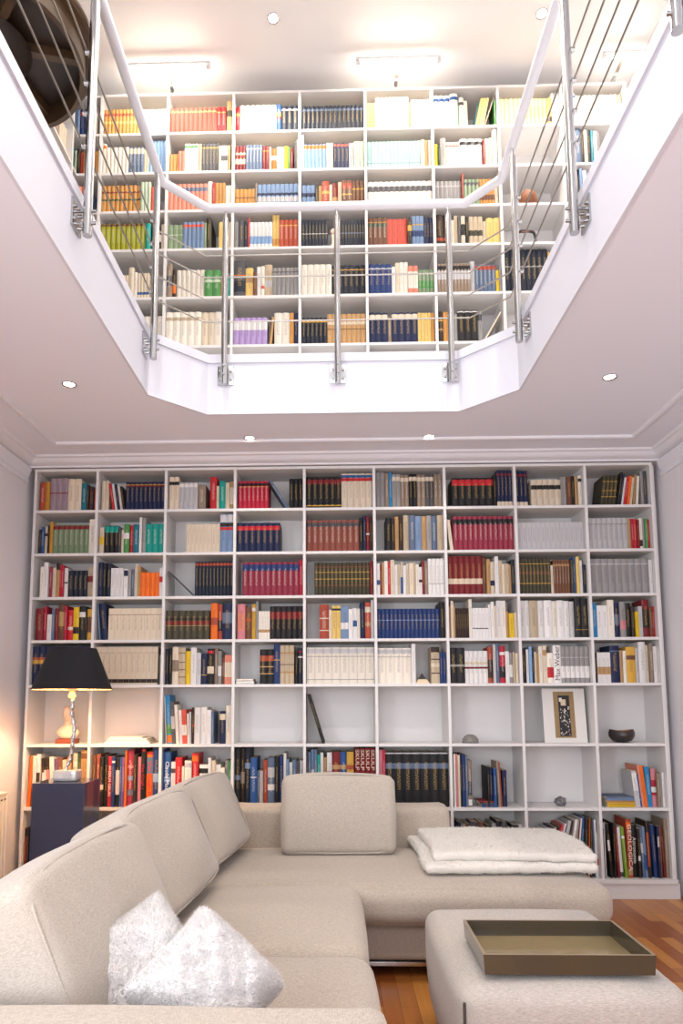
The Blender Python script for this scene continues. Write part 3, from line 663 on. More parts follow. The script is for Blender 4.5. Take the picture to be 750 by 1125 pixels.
 (6,4):(E,"8*20/100:slate _f"), (6,5):(E,"4*22/100:gray _10 3*20/102:slate _f"),
}
SIDE = {   # bays of the upstairs left wall, (row, bay)
 (0,0):"8*17/104:ivory 6*15/100:cream", (0,1):"9*16/100:ivory 3*15/100:tan", (1,0):"4*16/100:cream 5*14/96:taupe 4*14/104:ivory", (1,1):"6*16/100:beige 6*15/98:ivory",
 (2,0):"6*16/96:tan 6*14/96:dgray", (2,1):"12*16/96:beige", (3,0):"12*16/94:cream",
}
CORN = { (0,):"2*13/90:steel 3*15/92:royal[coral.85x.12] 14/98:ivory", (1,):"10/98:teal 9/86:pgreen 12/90:dbrown 12/78:coral 4*13/76:ocher", (2,):"12/86:dbrown 14/92:ocher[dbrown.4x.3] 2*17/88:salmon 12/86:lblue[royal.2x.3]",
 (3,):"14/92:tan 14/90:coral 3*14/92:slate", (4,):"6*15/90:cream", (5,):"6*15/90:ivory" }
'''.replace(':lgray%[', ':lgray['), 'data', 'exec'), globals())

def norm(s):   # allow the paperback mark before or after the lean
    return ' '.join(re.sub(r'^([^%]*)%(.*)$', r'\1\2%', tk) if '%' in tk else tk for tk in s.split())
for (r, c), (sc, s) in LOW.items(): bay('L', r, c, LX[c], LX[c + 1], LZ[r + 1] if r < 7 else .091, LZ[r], norm(s), sc, 1.045 if r < 4 else 1.0)
for (r, c), (sc, s) in UP.items(): bay('U', r, c, UX[c], UX[c + 1], UZ[r + 1], UZ[r], norm(s), sc, 1.11, fronty=.006)
for (r, c), s in SIDE.items(): bay('S', r, c, SY[c + 1], SY[c], UZ[r + 1], UZ[r], norm(s), .00205, 1.08, side=1)
for (r,), s in CORN.items(): bay('C', r, 0, SX - .075, UX[0], UZ[r + 1], UZ[r], norm(s), .00205, 1.1, fronty=.006)
flat('L', 5, 1, LX[1] + .09, LZ[6], [(.29, .012, 'white', 0, .2), (.27, .010, 'ivory', .01, .2), (.25, .012, 'white', .02, .19), (.21, .009, 'ivory', .03, .18)])
flat('L', 4, 3, LX[3] + .015, LZ[5], [(.115, .018, 'white', 0, .17), (.11, .016, 'ivory', 0, .16)])
flat('L', 6, 6, LX[6] + .17, LZ[7], [(.085, .016, 'royal', .02, .14), (.10, .010, 'dgray', .01, .15), (.10, .010, 'dred', .0, .15)])
flat('L', 6, 8, LX[8] + .055, LZ[7], [(.205, .013, 'yellow', 0, .16), (.20, .016, 'gold', 0, .16), (.205, .010, 'tan', -.01, .16), (.22, .012, 'steel', -.005, .17), (.2, .010, 'slate', -.01, .17)])

# camera constants (used for the camera and to rank books by size in view)
CAM = Vector((1.9902, -4.4591, 1.1965)); FPX, CX, CY, YA, PI_, RO = 765.134, 350.29, 685.2, -.0243, .1096, -.0035
Fv = Vector((math.sin(YA) * math.cos(PI_), math.cos(YA) * math.cos(PI_), math.sin(PI_)))
R0 = Fv.cross(Vector((0, 0, 1))).normalized(); U0 = R0.cross(Fv)
Rv = R0 * math.cos(RO) + U0 * math.sin(RO); Uv = -R0 * math.sin(RO) + U0 * math.cos(RO)
def size(b):
    d = (b['pos'] - CAM).dot(Fv); a = b['w'] * b['h'] * (FPX / d) ** 2
    if b['case'] == 'S': a *= .2
    if b['case'] == 'L':   # parts of the two lowest rows stand behind the sofa or the pedestal
        if b['row'] == 7 and b['col'] < 8: a *= {0: .6, 1: .15, 6: .45, 7: .75}[b['col']]
        if b['row'] == 6 and b['col'] in (0, 2): a *= .6
        if b['row'] == 6 and b['col'] in (3, 4): a *= .55
        if b['row'] == 4 and b['col'] == 0: a *= .3
    return a
runs = {}
for b in BOOKS: runs.setdefault((b['case'], b['row'], b['col'], b['run']), []).append(b)
order = sorted(runs.values(), key=lambda r: -sum(size(b) for b in r) / len(r))
cnt = 0; rest = []; single = []
for r in order:
    if cnt + len(r) <= 304 - (4 if not any(b['tag'] == 'skulp' for q in single for b in q) else 0) or r[0]['tag']: single.append(r); cnt += len(r)
    else: rest += r
ORD = ['first', 'second', 'third', 'fourth', 'fifth', 'sixth', 'seventh', 'eighth', 'ninth', 'tenth', 'eleventh', 'twelfth', 'thirteenth', 'fourteenth', 'fifteenth', 'sixteenth', 'seventeenth', 'eighteenth', 'nineteenth', 'twentieth', 'twenty-first', 'twenty-second', 'twenty-third', 'twenty-fourth', 'twenty-fifth', 'twenty-sixth', 'twenty-seventh', 'twenty-eighth', 'twenty-ninth', 'thirtieth']
ROWN = ['top shelf', 'second shelf', 'third shelf', 'fourth shelf', 'fifth shelf', 'sixth shelf', 'seventh shelf', 'bottom shelf']
NUM = ['', 'one', 'two', 'three', 'four', 'five', 'six', 'seven', 'eight', 'nine', 'ten', 'eleven', 'twelve', 'thirteen', 'fourteen', 'fifteen']
TXT = {'geo': ('GEOLOGICA', 'e8e0d0', 1, .8), 'astro': ('Astronomie', 'd8d4c8', 1, .5), 'weber': ('Max Weber', '55524f', -1, .9), 'skulp': ('SKULP', 'e0c8b0', 1, .35),
       'gogh': ('Van Gogh I', 'c8202a', 1, .6), 'gogho': ('Van Gogh II', 'c8202a', 1, .6), 'monet': ('Claude Monet', 'e8ecf0', 1, .62), 'grun': ('ANSELM GRUN', 'f0d8d0', 1, .6), 'atlas': ('ATLANTIS', 'c8d8f0', 1, .34)}
TM = {}
def lettering(bk, b):
    s, hexc, dr, fill = TXT[b['tag']]
    cu = bpy.data.curves.new('lettering', 'FONT'); cu.body = s; cu.size = 1; cu.align_x = 'CENTER'; cu.align_y = 'CENTER'; cu.extrude = .006; cu.resolution_u = 2
    tmp = bpy.data.objects.new('tmp', cu); COL.objects.link(tmp); bpy.context.view_layer.update()
    me = bpy.data.meshes.new_from_object(tmp.evaluated_get(bpy.context.evaluated_depsgraph_get()))
    bpy.data.objects.remove(tmp)
    xs = [v.co.x for v in me.vertices]; ys = [v.co.y for v in me.vertices]
    lw, lh = max(xs) - min(xs), max(ys) - min(ys)
    k_ = min(b['h'] * fill / lw, b['w'] * .72 / lh)
    if b['tag'] not in TM: TM[b['tag']] = mat('lettering_ink', hexc, .5)
    me.name = 'lettering'; me.materials.clear(); me.materials.append(TM[b['tag']])
    o = link('lettering', me, bk)
    # text plane faces the room (-y) and runs along the spine
    R_ = Matrix.Rotation(PI / 2, 4, 'X'); R2 = Matrix.Rotation(PI / 2 if dr > 0 else -PI / 2, 4, 'Y')
    zz = b['h'] * (.52 if b['tag'] != 'skulp' else .80)
    sx = min(b['h'] * fill / lw, k_ * 1.6)
    o.matrix_local = Matrix.Translation((0, -.0012, zz)) @ R2 @ R_ @ Matrix.Diagonal((sx, k_, .03, 1))
    return o
def mx(b):
    lying = b.get('lying')
    return Matrix.Translation(b['pos']) @ Matrix.Rotation(b['rz'], 4, 'Z') @ Matrix.Rotation(b['a'], 4, 'Y')
for r in single:
    b0 = r[0]
    desc = PAL[b0['c']][1]
    bnd = [x for x in b0['bd'] if x[2] >= .05]
    kindw = 'hardback' if b0['hard'] else 'paperback'
    me = None
    for b in r:
        if me is None: me = fill_mesh('book', [(geo(b['w'], b['h'], b['d'], b['c'], b['bd'], b['seed'], b['hard'], 0 if b['tag'] else .36), None)])
        o = link('book', me); o.matrix_world = mx(b)
        o['category'] = 'book'
        place = '%s of %s, %s bay from left' % (ROWN[b['row']], 'lower bookcase' if b['case'] == 'L' else 'upstairs bookcase', ORD[b['col']])
        if b['n'] > 1:
            o['group'] = 'matching %s books, %s, %s' % (desc, ROWN[b['row']], ORD[b['col']] + ' bay')
            o['label'] = '%s %s from set of %s on %s, %s bay from left, downstairs' % (desc, kindw, NUM[b['n']], ROWN[b['row']], ORD[b['col']]) if b['case'] == 'L' else '%s %s from set of %s, %s' % (desc, kindw, NUM[b['n']], place)
            gk = (b['case'], b['row'], b['col'], b['c'])
            same = {x['run'] for x in BOOKS if (x['case'], x['row'], x['col'], x['c']) == gk and x['n'] > 1}
            if len(same) > 1:
                q = ORD[sorted(same).index(b['run'])]
                o['label'] = '%s %s from %s set of %s on %s, %s bay, downstairs' % (desc, kindw, q, NUM[b['n']], ROWN[b['row']], ORD[b['col']])
                o['group'] += ', %s set' % q
        elif b.get('lying'):
            o['label'] = '%s book lying flat, %s from stack bottom, %s, %s bay from left' % (desc, ORD[b['i']], ROWN[b['row']], ORD[b['col']])
        else:
            lean = 'leaning ' if abs(b['a']) > .03 else ''
            o['label'] = '%s%s %s, %s book from left on %s, %s bay, downstairs' % (lean, desc, kindw, ORD[b['i']], ROWN[b['row']], ORD[b['col']]) if b['case'] == 'L' else '%s%s %s, %s book from left, %s' % (lean, desc, kindw, ORD[b['i']], place)
        if b['tag']: lettering(o, b)
me = fill_mesh('books', [(geo(b['w'], b['h'], b['d'], b['c'], b['bd'], b['seed'], b['hard'], .36), mx(b)) for b in rest])
o = link('books', me)
tag(o, 'the many smaller books crowding the upstairs shelves and upper downstairs shelves', 'books', kind='stuff')
print('BOOKS total', len(BOOKS), 'single', cnt, 'rest', len(rest), 'tags in rest', [b['tag'] for b in rest if b['tag']])

# ------------------------------------------------------------------ railing
rl = thing('railing', 'steel railing with white handrail around the upstairs floor opening', 'railing', (1.98, -.77, ZS1)); ox, oy, oz = rl.location
def V3(*a): return Vector(a) - Vector((ox, oy, oz))
RX0, RX1, RY = 1.06, 2.90, -.77
posts = [(1.376, RY, 0, 1), (2.010, RY, 0, 1), (2.640, RY, 0, 1)]
posts += [(RX0, y, -1, 0) for y in (-1.07, -2.025, -2.98, -3.93)] + [(RX1, y, 1, 0) for y in (-1.185, -1.985, -2.785, -3.75)]
CZ = [3.314, 3.451, 3.580, 3.712]
for x, y, nx, ny in posts:
    bm = BM(); tube(bm, [V3(x, y, 2.945), V3(x, y, 3.93)], .0175, 16)
    tube(bm, [V3(x, y, 3.93), V3(x, y, 3.975)], .007, 10)
    po = obj('post', bm, M['steel'], rl, 40)
    bm = BM()
    n = Vector((nx, ny, 0)); s_ = Vector((-ny, nx, 0)); fx = Vector((x, y, 0))
    dist = .066 if nx == 0 else .056
    face = fx + n * dist      # surface of the fascia / lip
    def bx(c0, hs, hn, z0, z1):   # box: centre, half size along the wall, along the normal
        M4 = Matrix.Translation(V3(c0.x, c0.y, 0)) @ Matrix.Rotation(math.atan2(s_.y, s_.x), 4, 'Z')
        box(bm, -hs, hs, -hn, hn, z0, z1, M4=M4, bev=.001)
    w_ = dist - .012
    bx(fx + n * (w_ - .004 + .004), .045, .004, 2.965, 3.075)
    for z in (2.995, 3.045):
        tube(bm, [V3(*(fx - n * .03 + Vector((0, 0, z)))), V3(*(fx + n * (w_ - .004) + Vector((0, 0, z))))], .0065, 8)
        for k_ in (-.03, .03):
            tube(bm, [V3(*(fx + s_ * k_ + n * (w_ - .014) + Vector((0, 0, z)))), V3(*(fx + s_ * k_ + n * (w_ - .004) + Vector((0, 0, z))))], .0075, 8)
    obj('bracket', bm, M['steel'], po, 40)
    bm = BM()
    for z in CZ:
        sgn = -1 if ny == 0 else 1
        a = fx + Vector((0, 0, z)); q = -n if ny == 0 else n
        if ny: tube(bm, [V3(*(a - n * .0185)), V3(*(a + n * .02))], .006, 8)
        else: tube(bm, [V3(*(a + n * .0)), V3(*(a + n * .032))], .009, 10)
    obj('cable_holder', bm, M['steel'], po, 40)
bm = BM(); hp = [(RX0, -4.6), (RX0, -.985), (1.275, RY), (2.735, RY), (RX1, -.955), (RX1, -4.6)]
tube(bm, [V3(x, y, 3.998) for x, y in hp], .0235, 16); obj('handrail', bm, M['rail'], rl, 40)
for z in CZ:
    bm = BM(); tube(bm, [V3(x, y, z) for x, y in [(RX0 - .024, -4.6), (RX0 - .024, -1.0), (1.262, RY + .024 - .02), (2.748, RY + .024 - .02), (RX1 + .024, -.965), (RX1 + .024, -4.6)]], .0042, 8)
    obj('cable', bm, M['rod'], rl, 40)

# ------------------------------------------------------------------ round table upstairs
tb = thing('round_table', 'dark brown round table at upstairs floor edge behind railing on left', 'table', (.625, -1.99, ZS1))
h0 = .74
bm = BM(); r_ = lathe(bm, [(0, h0 - .03), (.40, h0 - .03), (.41, h0 - .02), (.41, h0 - .005), (.40, h0), (0, h0)], 56); obj('tabletop', bm, M['walnutrim'], tb, 40)
bm = BM(); lathe(bm, [(.345, h0 - .0305), (.345, h0 - .12), (.365, h0 - .12), (.365, h0 - .0305)], 56); obj('apron', bm, M['walnutrim'], tb, 40)
bm = BM(); lathe(bm, [(0, h0 - .031), (.344, h0 - .031), (.344, h0 - .036), (0, h0 - .036)], 48); obj('inner_panel', bm, M['walnut'], tb, 40)
for a in (.25, PI / 3 + .25, 2 * PI / 3 + .25):
    bm = BM(); box(bm, -.343, .343, -.015, .015, h0 - .075, h0 - .037, M4=Matrix.Rotation(a, 4, 'Z')); obj('crossbar', bm, M['walnutrim'], tb)
bm = BM(); lathe(bm, [(0, 0), (.26, 0), (.27, .015), (.26, .04), (.14, .07), (.11, .12), (.11, h0 - .16), (.15, h0 - .1), (.16, h0 - .077), (0, h0 - .077)], 40); obj('pedestal_leg', bm, M['walnut'], tb, 40)

# ------------------------------------------------------------------ lamps in ceilings, tubes
def light(name, kind, loc, power, col=(1, 1, 1), parent=None, **kw):
    l = bpy.data.lights.new(name, kind); l.energy = power; l.color = col
    for k_, v in kw.items(): setattr(l, k_, v)
    o = link(name, l, parent); o.location = loc; return o
def downlight(x, y, z, label, power, strong=False, r=.036, group=None, spot=2.2):
    t = thing('downlight', label, 'ceiling light', (x, y, z), group=group)
    bm = BM(); lathe(bm, [(r, 0), (r, -.004), (r * .95, -.006), (r * .78, -.004), (r * .72, -.001), (r * .72, 0)], 32); obj('ring', bm, M['steel'], t, 40)
    bm = BM(); lathe(bm, [(0, -.003), (r * .7, -.002), (r * .7, -.0005), (0, -.0005)], 24); obj('lens', bm, M['spotstrong'] if strong else M['spotlit'], t)
    l = light('lamp', 'SPOT', (0, 0, -.02), power, (1, .91, .80), t, spot_size=spot, spot_blend=.6, shadow_soft_size=.02)
    return t
for (x, y, s, pw) in ((.642, -1.103, 'recessed ceiling spotlight nearest left wall under the slab', 7), (1.468, -.345, 'recessed ceiling spotlight left of centre above lower bookcase', 7),
                  (2.567, -.331, 'recessed ceiling spotlight right of centre above lower bookcase', 7), (3.367, -1.096, 'recessed ceiling spotlight nearest right wall under the slab', 6)):
    downlight(x, y, ZS0, s, pw)
for (x, y, s) in ((1.608, -.402, 'bright starry ceiling spotlight upstairs, left one of the two'), (3.344, -.384, 'bright starry ceiling spotlight upstairs, beside right handrail')):
    downlight(x, y, 5.60, s, 90, True, .04, spot=2.6)
for (x, y) in ((1.2, -2.3), (2.9, -2.3), (1.2, -4.2), (2.9, -4.2)):
    downlight(x, y, 5.60, 'recessed upstairs ceiling spotlight above the camera, outside the photo', 125, True, .04, group='upstairs spotlights above the camera')
def tubelight(x0, x1, y, z, label):
    xc = (x0 + x1) / 2; h = (x1 - x0) / 2
    t = thing('tube_light', label, 'light', (xc, y, z))
    bm = BM(); tube(bm, [(-h + .03, 0, 0), (h - .03, 0, 0)], .013, 14); obj('glowing_tube', bm, M['tube'], t, 40)
    bm = BM()
    for s in (-1, 1): tube(bm, [(s * (h - .03), 0, 0), (s * h, 0, 0)], .013, 12)
    box(bm, -h, h, -.012, .012, .018, .036, bev=.003); obj('housing', bm, M['white'], t, 40)
    bm = BM(); box(bm, -.012, .012, .0125, -y + .02, .02, .03, bev=.002); box(bm, -.012, .012, -y, -y + .03, 5.470 - z, .0295, bev=.001); obj('arm', bm, M['steel'], t)
    l = light('lamp', 'AREA', (0, 0, -.016), 12 * h * 2, (1, .90, .78), t, shape='RECTANGLE', size=h * 1.9, size_y=.03)
    l2 = light('lamp', 'AREA', (0, .03, 0), 4 * h * 2, (1, .90, .78), t, shape='RECTANGLE', size=h * 1.9, size_y=.03); l2.rotation_euler = (PI / 2, 0, 0)
tubelight(.55, 1.16, -.19, 5.475, 'long glowing tube light above left end of upstairs bookcase')
tubelight(2.15, 2.72, -.19, 5.475, 'long glowing tube light over middle of upstairs bookcase')
tubelight(3.80, 4.10, -.19, 5.475, 'glowing tube light above right end of upstairs bookcase')

# ------------------------------------------------------------------ radiator
rd = thing('radiator', 'white panel radiator on left wall beside the bookcase', 'radiator', (XL, -.85, .08)); hz = .57
bm = BM(); box(bm, .03, .045, -.57, .57, 0, hz, bev=.004); box(bm, .075, .09, -.57, .57, 0, hz, bev=.004)
for i in range(28): box(bm, .09, .094, -.55 + i * .04, -.53 + i * .04, .03, hz - .04, bev=.0015)
obj('panel', bm, M['radiator'], rd)
bm = BM(); box(bm, .028, .096, -.575, .575, hz, hz + .012, bev=.003); box(bm, .028, .096, .570, .576, .01, hz, bev=.001); box(bm, .028, .096, -.576, -.570, .01, hz, bev=.001); obj('grille_cover', bm, M['radiator'], rd)
bm = BM()
for i in range(26): box(bm, .0965, .0975, -.55 + i * .043, -.53 + i * .043, hz - .03, hz - .022)
obj('vent_slots', bm, M['darkmetal'], rd)
bm = BM(); box(bm, 0, .03, -.4, -.36, .05, .5); box(bm, 0, .03, .36, .4, .05, .5); obj('wall_bracket', bm, M['radiator'], rd)
bm = BM(); tube(bm, [(.06, .5, .0), (.06, .5, FZ - .08)], .008, 8); obj('pipe', bm, M['radiator'], rd)

# ------------------------------------------------------------------ pedestal + lamp
PX0, PX1, PY0, PY1, PZ = .318, .606, -.60, -.335, .748
pd = thing('pedestal', 'tall glossy navy box pedestal under the table lamp', 'pedestal', ((PX0 + PX1) / 2, (PY0 + PY1) / 2, FZ))
w, d, h = (PX1 - PX0) / 2, (PY1 - PY0) / 2, PZ - FZ
bm = BM(); box(bm, -w, w, -d, d, .03, h, bev=.002); obj('column', bm, M['navy'], pd)
bm = BM(); box(bm, -w + .02, w - .02, -d + .02, d - .02, 0, .03); obj('recessed_foot', bm, M['black'], pd)
lp = thing('table_lamp', 'table lamp with black cone shade and twisted silver stem on navy pedestal', 'lamp', (.462, -.47, PZ))
def bxo(name, m, *a, bev=.004):
    bm = BM(); box(bm, *a, bev=bev); return obj(name, bm, m, lp)
bm = softbox(.135, .10, .062, .012, n=8, wob=.003, seed=3); o = obj('base', bm, M['crystal'], lp, 60); o.location = (-.0, 0, .0325)
bm = BM()
sp = [(-.01, .0, .063), (.0, 0, .09), (.012, .004, .12), (.022, 0, .17), (.024, -.005, .22), (.03, 0, .28), (.022, .004, .33), (.012, 0, .38), (.016, -.004, .43), (.010, 0, .47)]
def smooth_path(P_, k_=4):
    out = []
    for i in range(len(P_) - 1):
        p0, p1, p2_, p3 = [Vector(P_[max(0, min(len(P_) - 1, j))]) for j in (i - 1, i, i + 1, i + 2)]
        for q in range(k_):
            t_ = q / k_
            out.append(.5 * ((2 * p1) + (p2_ - p0) * t_ + (2 * p0 - 5 * p1 + 4 * p2_ - p3) * t_ ** 2 + (3 * p1 - p0 - 3 * p2_ + p3) * t_ ** 3))
    out.append(Vector(P_[-1])); return out
pp = smooth_path(sp); rr = [.0105 + .003 * math.sin(i * 1.9) for i in range(len(pp))]; rr[0] = .018
tube(bm, pp, rr, 12); obj('stem', bm, M['silver'], lp, 60)
bm = BM(); lathe(bm, [(0, .462), (.018, .466), (.022, .48), (.014, .497), (.012, .505), (.024, .51), (.03, .518), (.026, .532), (.012, .548), (0, .55)], 20, c=(.01, 0, 0)); obj('bulb_holder', bm, M['bulb'] if False else M['bust'], lp, 50)
bm = BM(); lathe(bm, [(0, .551), (.012, .553), (.026, .575), (.03, .60), (.022, .625), (0, .636)], 20, c=(.01, 0, 0)); obj('bulb', bm, M['bulb'], lp, 60)
bm = BM(); zb, zt_ = .515, .752
lathe(bm, [(.222, zb), (.1285, zt_), (.126, zt_), (.219, zb)], 64, c=(.01, 0, 0)); 
for f in bm.faces:
    c_ = f.calc_center_median(); f.material_index = 0
bm.faces.ensure_lookup_table()
for i, f in enumerate(bm.faces):
    if 128 <= i: f.material_index = 1
sh = obj('lamp_shade', bm, [M['shade'], M['shadein']], lp, 50)
bm = BM(); lathe(bm, [(0, .738), (.127, .738), (.127, .741), (0, .741)], 40, c=(.01, 0, 0)); obj('added_light_stop', bm, M['shadein'], lp)  # unseen disc added to stop lamp light leaving through the shade top
bm = BM()
for a in (0, 2 * PI / 3, 4 * PI / 3): tube(bm, [(.01, 0, .66), (.01 + .125 * math.cos(a), .125 * math.sin(a), .735)], .0018, 6)
tube(bm, [(.01, 0, .545), (.01, 0, .70)], .003, 6); obj('shade_holder', bm, M['steel'], lp)
light('lamp', 'POINT', (.01, 0, .655), 50, (1, .72, .42), lp, shadow_soft_size=.03)

# ------------------------------------------------------------------ sofa
sf = thing('sectional_sofa', 'large beige linen corner sofa in front of the lower bookcase', 'sofa', (1.6, -1.6, FZ)); ox, oy, oz = sf.location
def cush(name, x0, x1, y0, y1, z0, z1, r=.05, puff=(0, 0, .02), m='sofa', parent=sf, n=16, wob=.003, seed=0):
    bm = softbox(x1 - x0, y1 - y0, z1 - z0, r, puff, n, None, wob, seed)
    o = obj(name, bm, M[m], parent, 80); o.location = ((x0 + x1) / 2 - ox, (y0 + y1) / 2 - oy, (z0 + z1) / 2 - oz); return o
cush('base', 1.02, 3.14, -1.245, -.30, .05, .218, .03, (0, 0, 0), wob=0)
cush('base', 1.02, 2.03, -3.22, -1.247, .05, .218, .03, (0, 0, 0), wob=0)
cush('seat_cushion', 1.22, 3.19, -1.33, -.49, .215, .392, .07, (.01, .012, .014), n=22, seed=1)
cush('seat_cushion', 1.22, 2.09, -2.145, -1.325, .215, .405, .06, (.008, .0, .016), n=18, seed=2)
cush('seat_cushion', 1.22, 2.10, -3.0, -2.15, .215, .405, .06, (.008, .0, .016), n=18, seed=3)
cush('backrest', 1.21, 2.615, -.50, -.30, .219, .607, .035, (.004, .006, .004), n=18, seed=4)
cush('backrest', 1.00, 1.20, -3.0, -.30, .219, .59, .035, (.006, .004, .004), n=18, seed=5)
cush('armrest', 1.0, 2.085, -3.21, -3.005, .219, .602, .03, (.0, .004, .003), n=18, seed=6)
bm = BM(); box(bm, 1.05 - ox, 3.14 - ox, -1.235 - oy, -1.20 - oy, .03 - oz, .048 - oz, bev=.002); box(bm, 1.99 - ox, 2.02 - ox, -3.2 - oy, -1.24 - oy, .03 - oz, .048 - oz, bev=.002); obj('chrome_rail', bm, M['steel'], sf)
for x, y in ((1.08, -.36), (3.06, -.36), (3.06, -1.17), (1.08, -3.15), (1.96, -3.15), (1.96, -1.3)):
    bm = BM(); tube(bm, [(x - ox, y - oy, 0), (x - ox, y - oy, .052 - oz)], .02, 14); obj('foot', bm, M['darkmetal'], sf)

def piping(bm_pts, parent, m, r=.004):
    bm = BM(); tube(bm, bm_pts, r, 6); return obj('piping', bm, M[m], parent, 60)
def back_cushion(label, loc, size_, tilt_axis, tilt, rz, seed, group=None):
    """box cushion: x = length, y = thickness, z = height"""
    L, Th, H = size_
    def fn(q, u, v, w):
        q.z += -.014 * (abs(u) ** 4) * (1 if w > 0 else -.4) * abs(w) + .008 * (1 - u * u) * max(0, w)     # ears droop a little
        q.y += .012 * math.sin(q.x * 11 + seed) * (1 - w * w) * abs(v)
        return q
    t = thing('back_cushion', label, 'cushion', loc)
    bm = softbox(L, Th, H, .034, (.008, .035, .008), 24, fn, .003, seed)
    t.rotation_euler = Matrix.Rotation(rz, 3, 'Z').to_4x4().to_euler()
    o = obj('cover', bm, M['cush'], t, 80)
    o.matrix_local = Matrix.Rotation(tilt, 4, 'X') @ Matrix.Translation((0, 0, H / 2))
    for s in (-1, 1):
        pts = []
        hx, hz = L / 2 - .0085, H / 2 - .0085
        for i in range(41):
            a = i / 40 * 2 * PI; ca, sa = math.cos(a), math.sin(a)
            k_ = 1 / ((abs(ca) ** 9 + abs(sa) ** 9) ** (1 / 9))
            u, w_ = ca * k_, sa * k_
            q = Vector((u * hx, s * (Th / 2 - .0085), w_ * hz)); q.z += -.014 * (abs(u) ** 4) * (1 if w_ > 0 else -.4) * abs(w_) + .008 * (1 - u * u) * max(0, w_)
            pts.append(q)
        bm = BM(); tube(bm, pts, .0042, 6, cap=False); pi = obj('piping', bm, M['cush'], o, 60)
    return t
back_cushion('rectangular beige cushion standing upright against the back of the corner sofa', (1.998, -.70, .395), (.59, .17, .405), 'X', -.16, 0, 1)
LC = dict(tilt=-.50)
back_cushion('nearest big beige back cushion, behind the two furry pillows', (1.39, -2.535, .432), (.80, .20, .385), 'X', -.42, PI / 2 - .02, 2)
back_cushion('middle of the three big beige back cushions along the left of the sofa', (1.385, -1.79, .434), (.80, .20, .395), 'X', -.42, PI / 2 - .08, 3)
back_cushion('farthest big beige back cushion, at the sofa corner near the bookcase', (1.405, -.985, .422), (.80, .20, .40), 'X', -.42, PI / 2 - .12, 4)

# fluffy things
def fuzz(bm, count, length, seed, mi=0, w=.0012):
    rnd = random.Random(seed); fs = [f for f in bm.faces]; ar = [f.calc_area() for f in fs]
    bm.normal_update(); data = [(f.calc_center_median().copy(), f.normal.copy(), [v.co.copy() for v in f.verts]) for f in fs]
    out = rnd.choices(data, weights=ar, k=count)
    for c, n, vs in out:
        a, b_ = rnd.random(), rnd.random()
        p = vs[0].lerp(vs[1], a).lerp(vs[3].lerp(vs[2], a) if len(vs) > 3 else vs[2], b_)
        d = (n + Vector((rnd.uniform(-1, 1), rnd.uniform(-1, 1), rnd.uniform(-1, 1))) * .8).normalized()
        s = d.cross(Vector((rnd.uniform(-1, 1), rnd.uniform(-1, 1), rnd.uniform(-1, 1)))).normalized() * w
        l = length * rnd.uniform(.5, 1.1)
        v = [bm.verts.new(p - s), bm.verts.new(p + s), bm.verts.new(p + d * l + s * .3)]
        bm.faces.new(v).material_index = mi
def furry_pillow(label, loc, rot, sz, seed):
    n = 26; bm = BM(); g = {}
    rnd = random.Random(seed); ph = [rnd.uniform(0, 6) for _ in range(6)]
    hx = sz / 2
    for side in (-1, 1):
        for i in range(n + 1):
            for j in range(n + 1):
                u, v = 2 * i / n - 1, 2 * j / n - 1
                edge = i in (0, n) or j in (0, n)
                if edge and side == 1: g[(1, i, j)] = g[(-1, i, j)]; continue
                th = .095 * ((1 - u ** 4) * (1 - v ** 4)) ** .55
                pin = 1 - .09 * (1 - v * v) * abs(u) ** 2; pin2 = 1 - .09 * (1 - u * u) * abs(v) ** 2
                x, z = u * hx * pin, v * hx * pin2
                wv = .006 * math.sin(u * 7 + ph[0]) * math.sin(v * 6 + ph[1]) + .004 * math.sin(u * 15 + ph[2]) * math.sin(v * 13 + ph[3])
                g[(side, i, j)] = bm.verts.new((x, side * (th + (wv if not edge else 0)), z))
        for i in range(n):
            for j in range(n):
                q = [g[(side, i, j)], g[(side, i + 1, j)], g[(side, i + 1, j + 1)], g[(side, i, j + 1)]]
                bm.faces.new(q if side < 0 else q[::-1])
    bm.normal_update()
    fuzz(bm, 50000, .011, seed, w=.0006)
    o = obj('fur_pillow', bm, M['fur'], None, 80); o.matrix_world = Matrix.Translation(loc) @ rot
    return tag(o, label, 'pillow')
Rz = lambda a: Matrix.Rotation(a, 4, 'Z'); Rx = lambda a: Matrix.Rotation(a, 4, 'X'); Ry = lambda a: Matrix.Rotation(a, 4, 'Y')
furry_pillow('white furry pillow behind, leaning on the nearest beige back cushion', (1.505, -2.69, .505), Rz(.30) @ Rx(-.72) @ Ry(1.0), .35, 5)
furry_pillow('white furry pillow in front, overlapping the other furry pillow', (1.690, -2.80, .545), Rz(.60) @ Rx(-.74) @ Ry(.98), .275, 6)
# folded fleece blanket
bm = BM()
def add_bm(dst, src, M4):
    me_ = bpy.data.meshes.new('t'); src.to_mesh(me_); src.free(); me_.transform(M4); dst.from_mesh(me_); bpy.data.meshes.remove(me_)
def flop(amp, s0):
    def fn(q, u, v, w):
        q.z += amp * math.sin(q.x * 9 + s0) * math.sin(q.y * 7 + s0 * 2) + (.010 * (1 - abs(v)) if w > 0 else 0)
        q.y += .012 * math.sin(q.x * 5 + s0) * abs(v); q.x += .010 * math.sin(q.y * 9 + s0) * abs(u); q.z += .0025 * math.sin(q.x * 47 + s0) * math.sin(q.y * 53) + .0015 * math.sin(q.x * 83) * math.sin(q.y * 71 + s0)
        return q
    return fn
add_bm(bm, softbox(.79, .72, .044, .0215, (0, 0, .002), 40, flop(.003, 1), .003, 11), Matrix.Translation((2.785, -.82, .431)) @ Rz(.02))
add_bm(bm, softbox(.75, .66, .040, .0195, (0, 0, .004), 40, flop(.003, 2.3), .003, 12), Matrix.Translation((2.815, -.81, .474)) @ Rz(-.01))
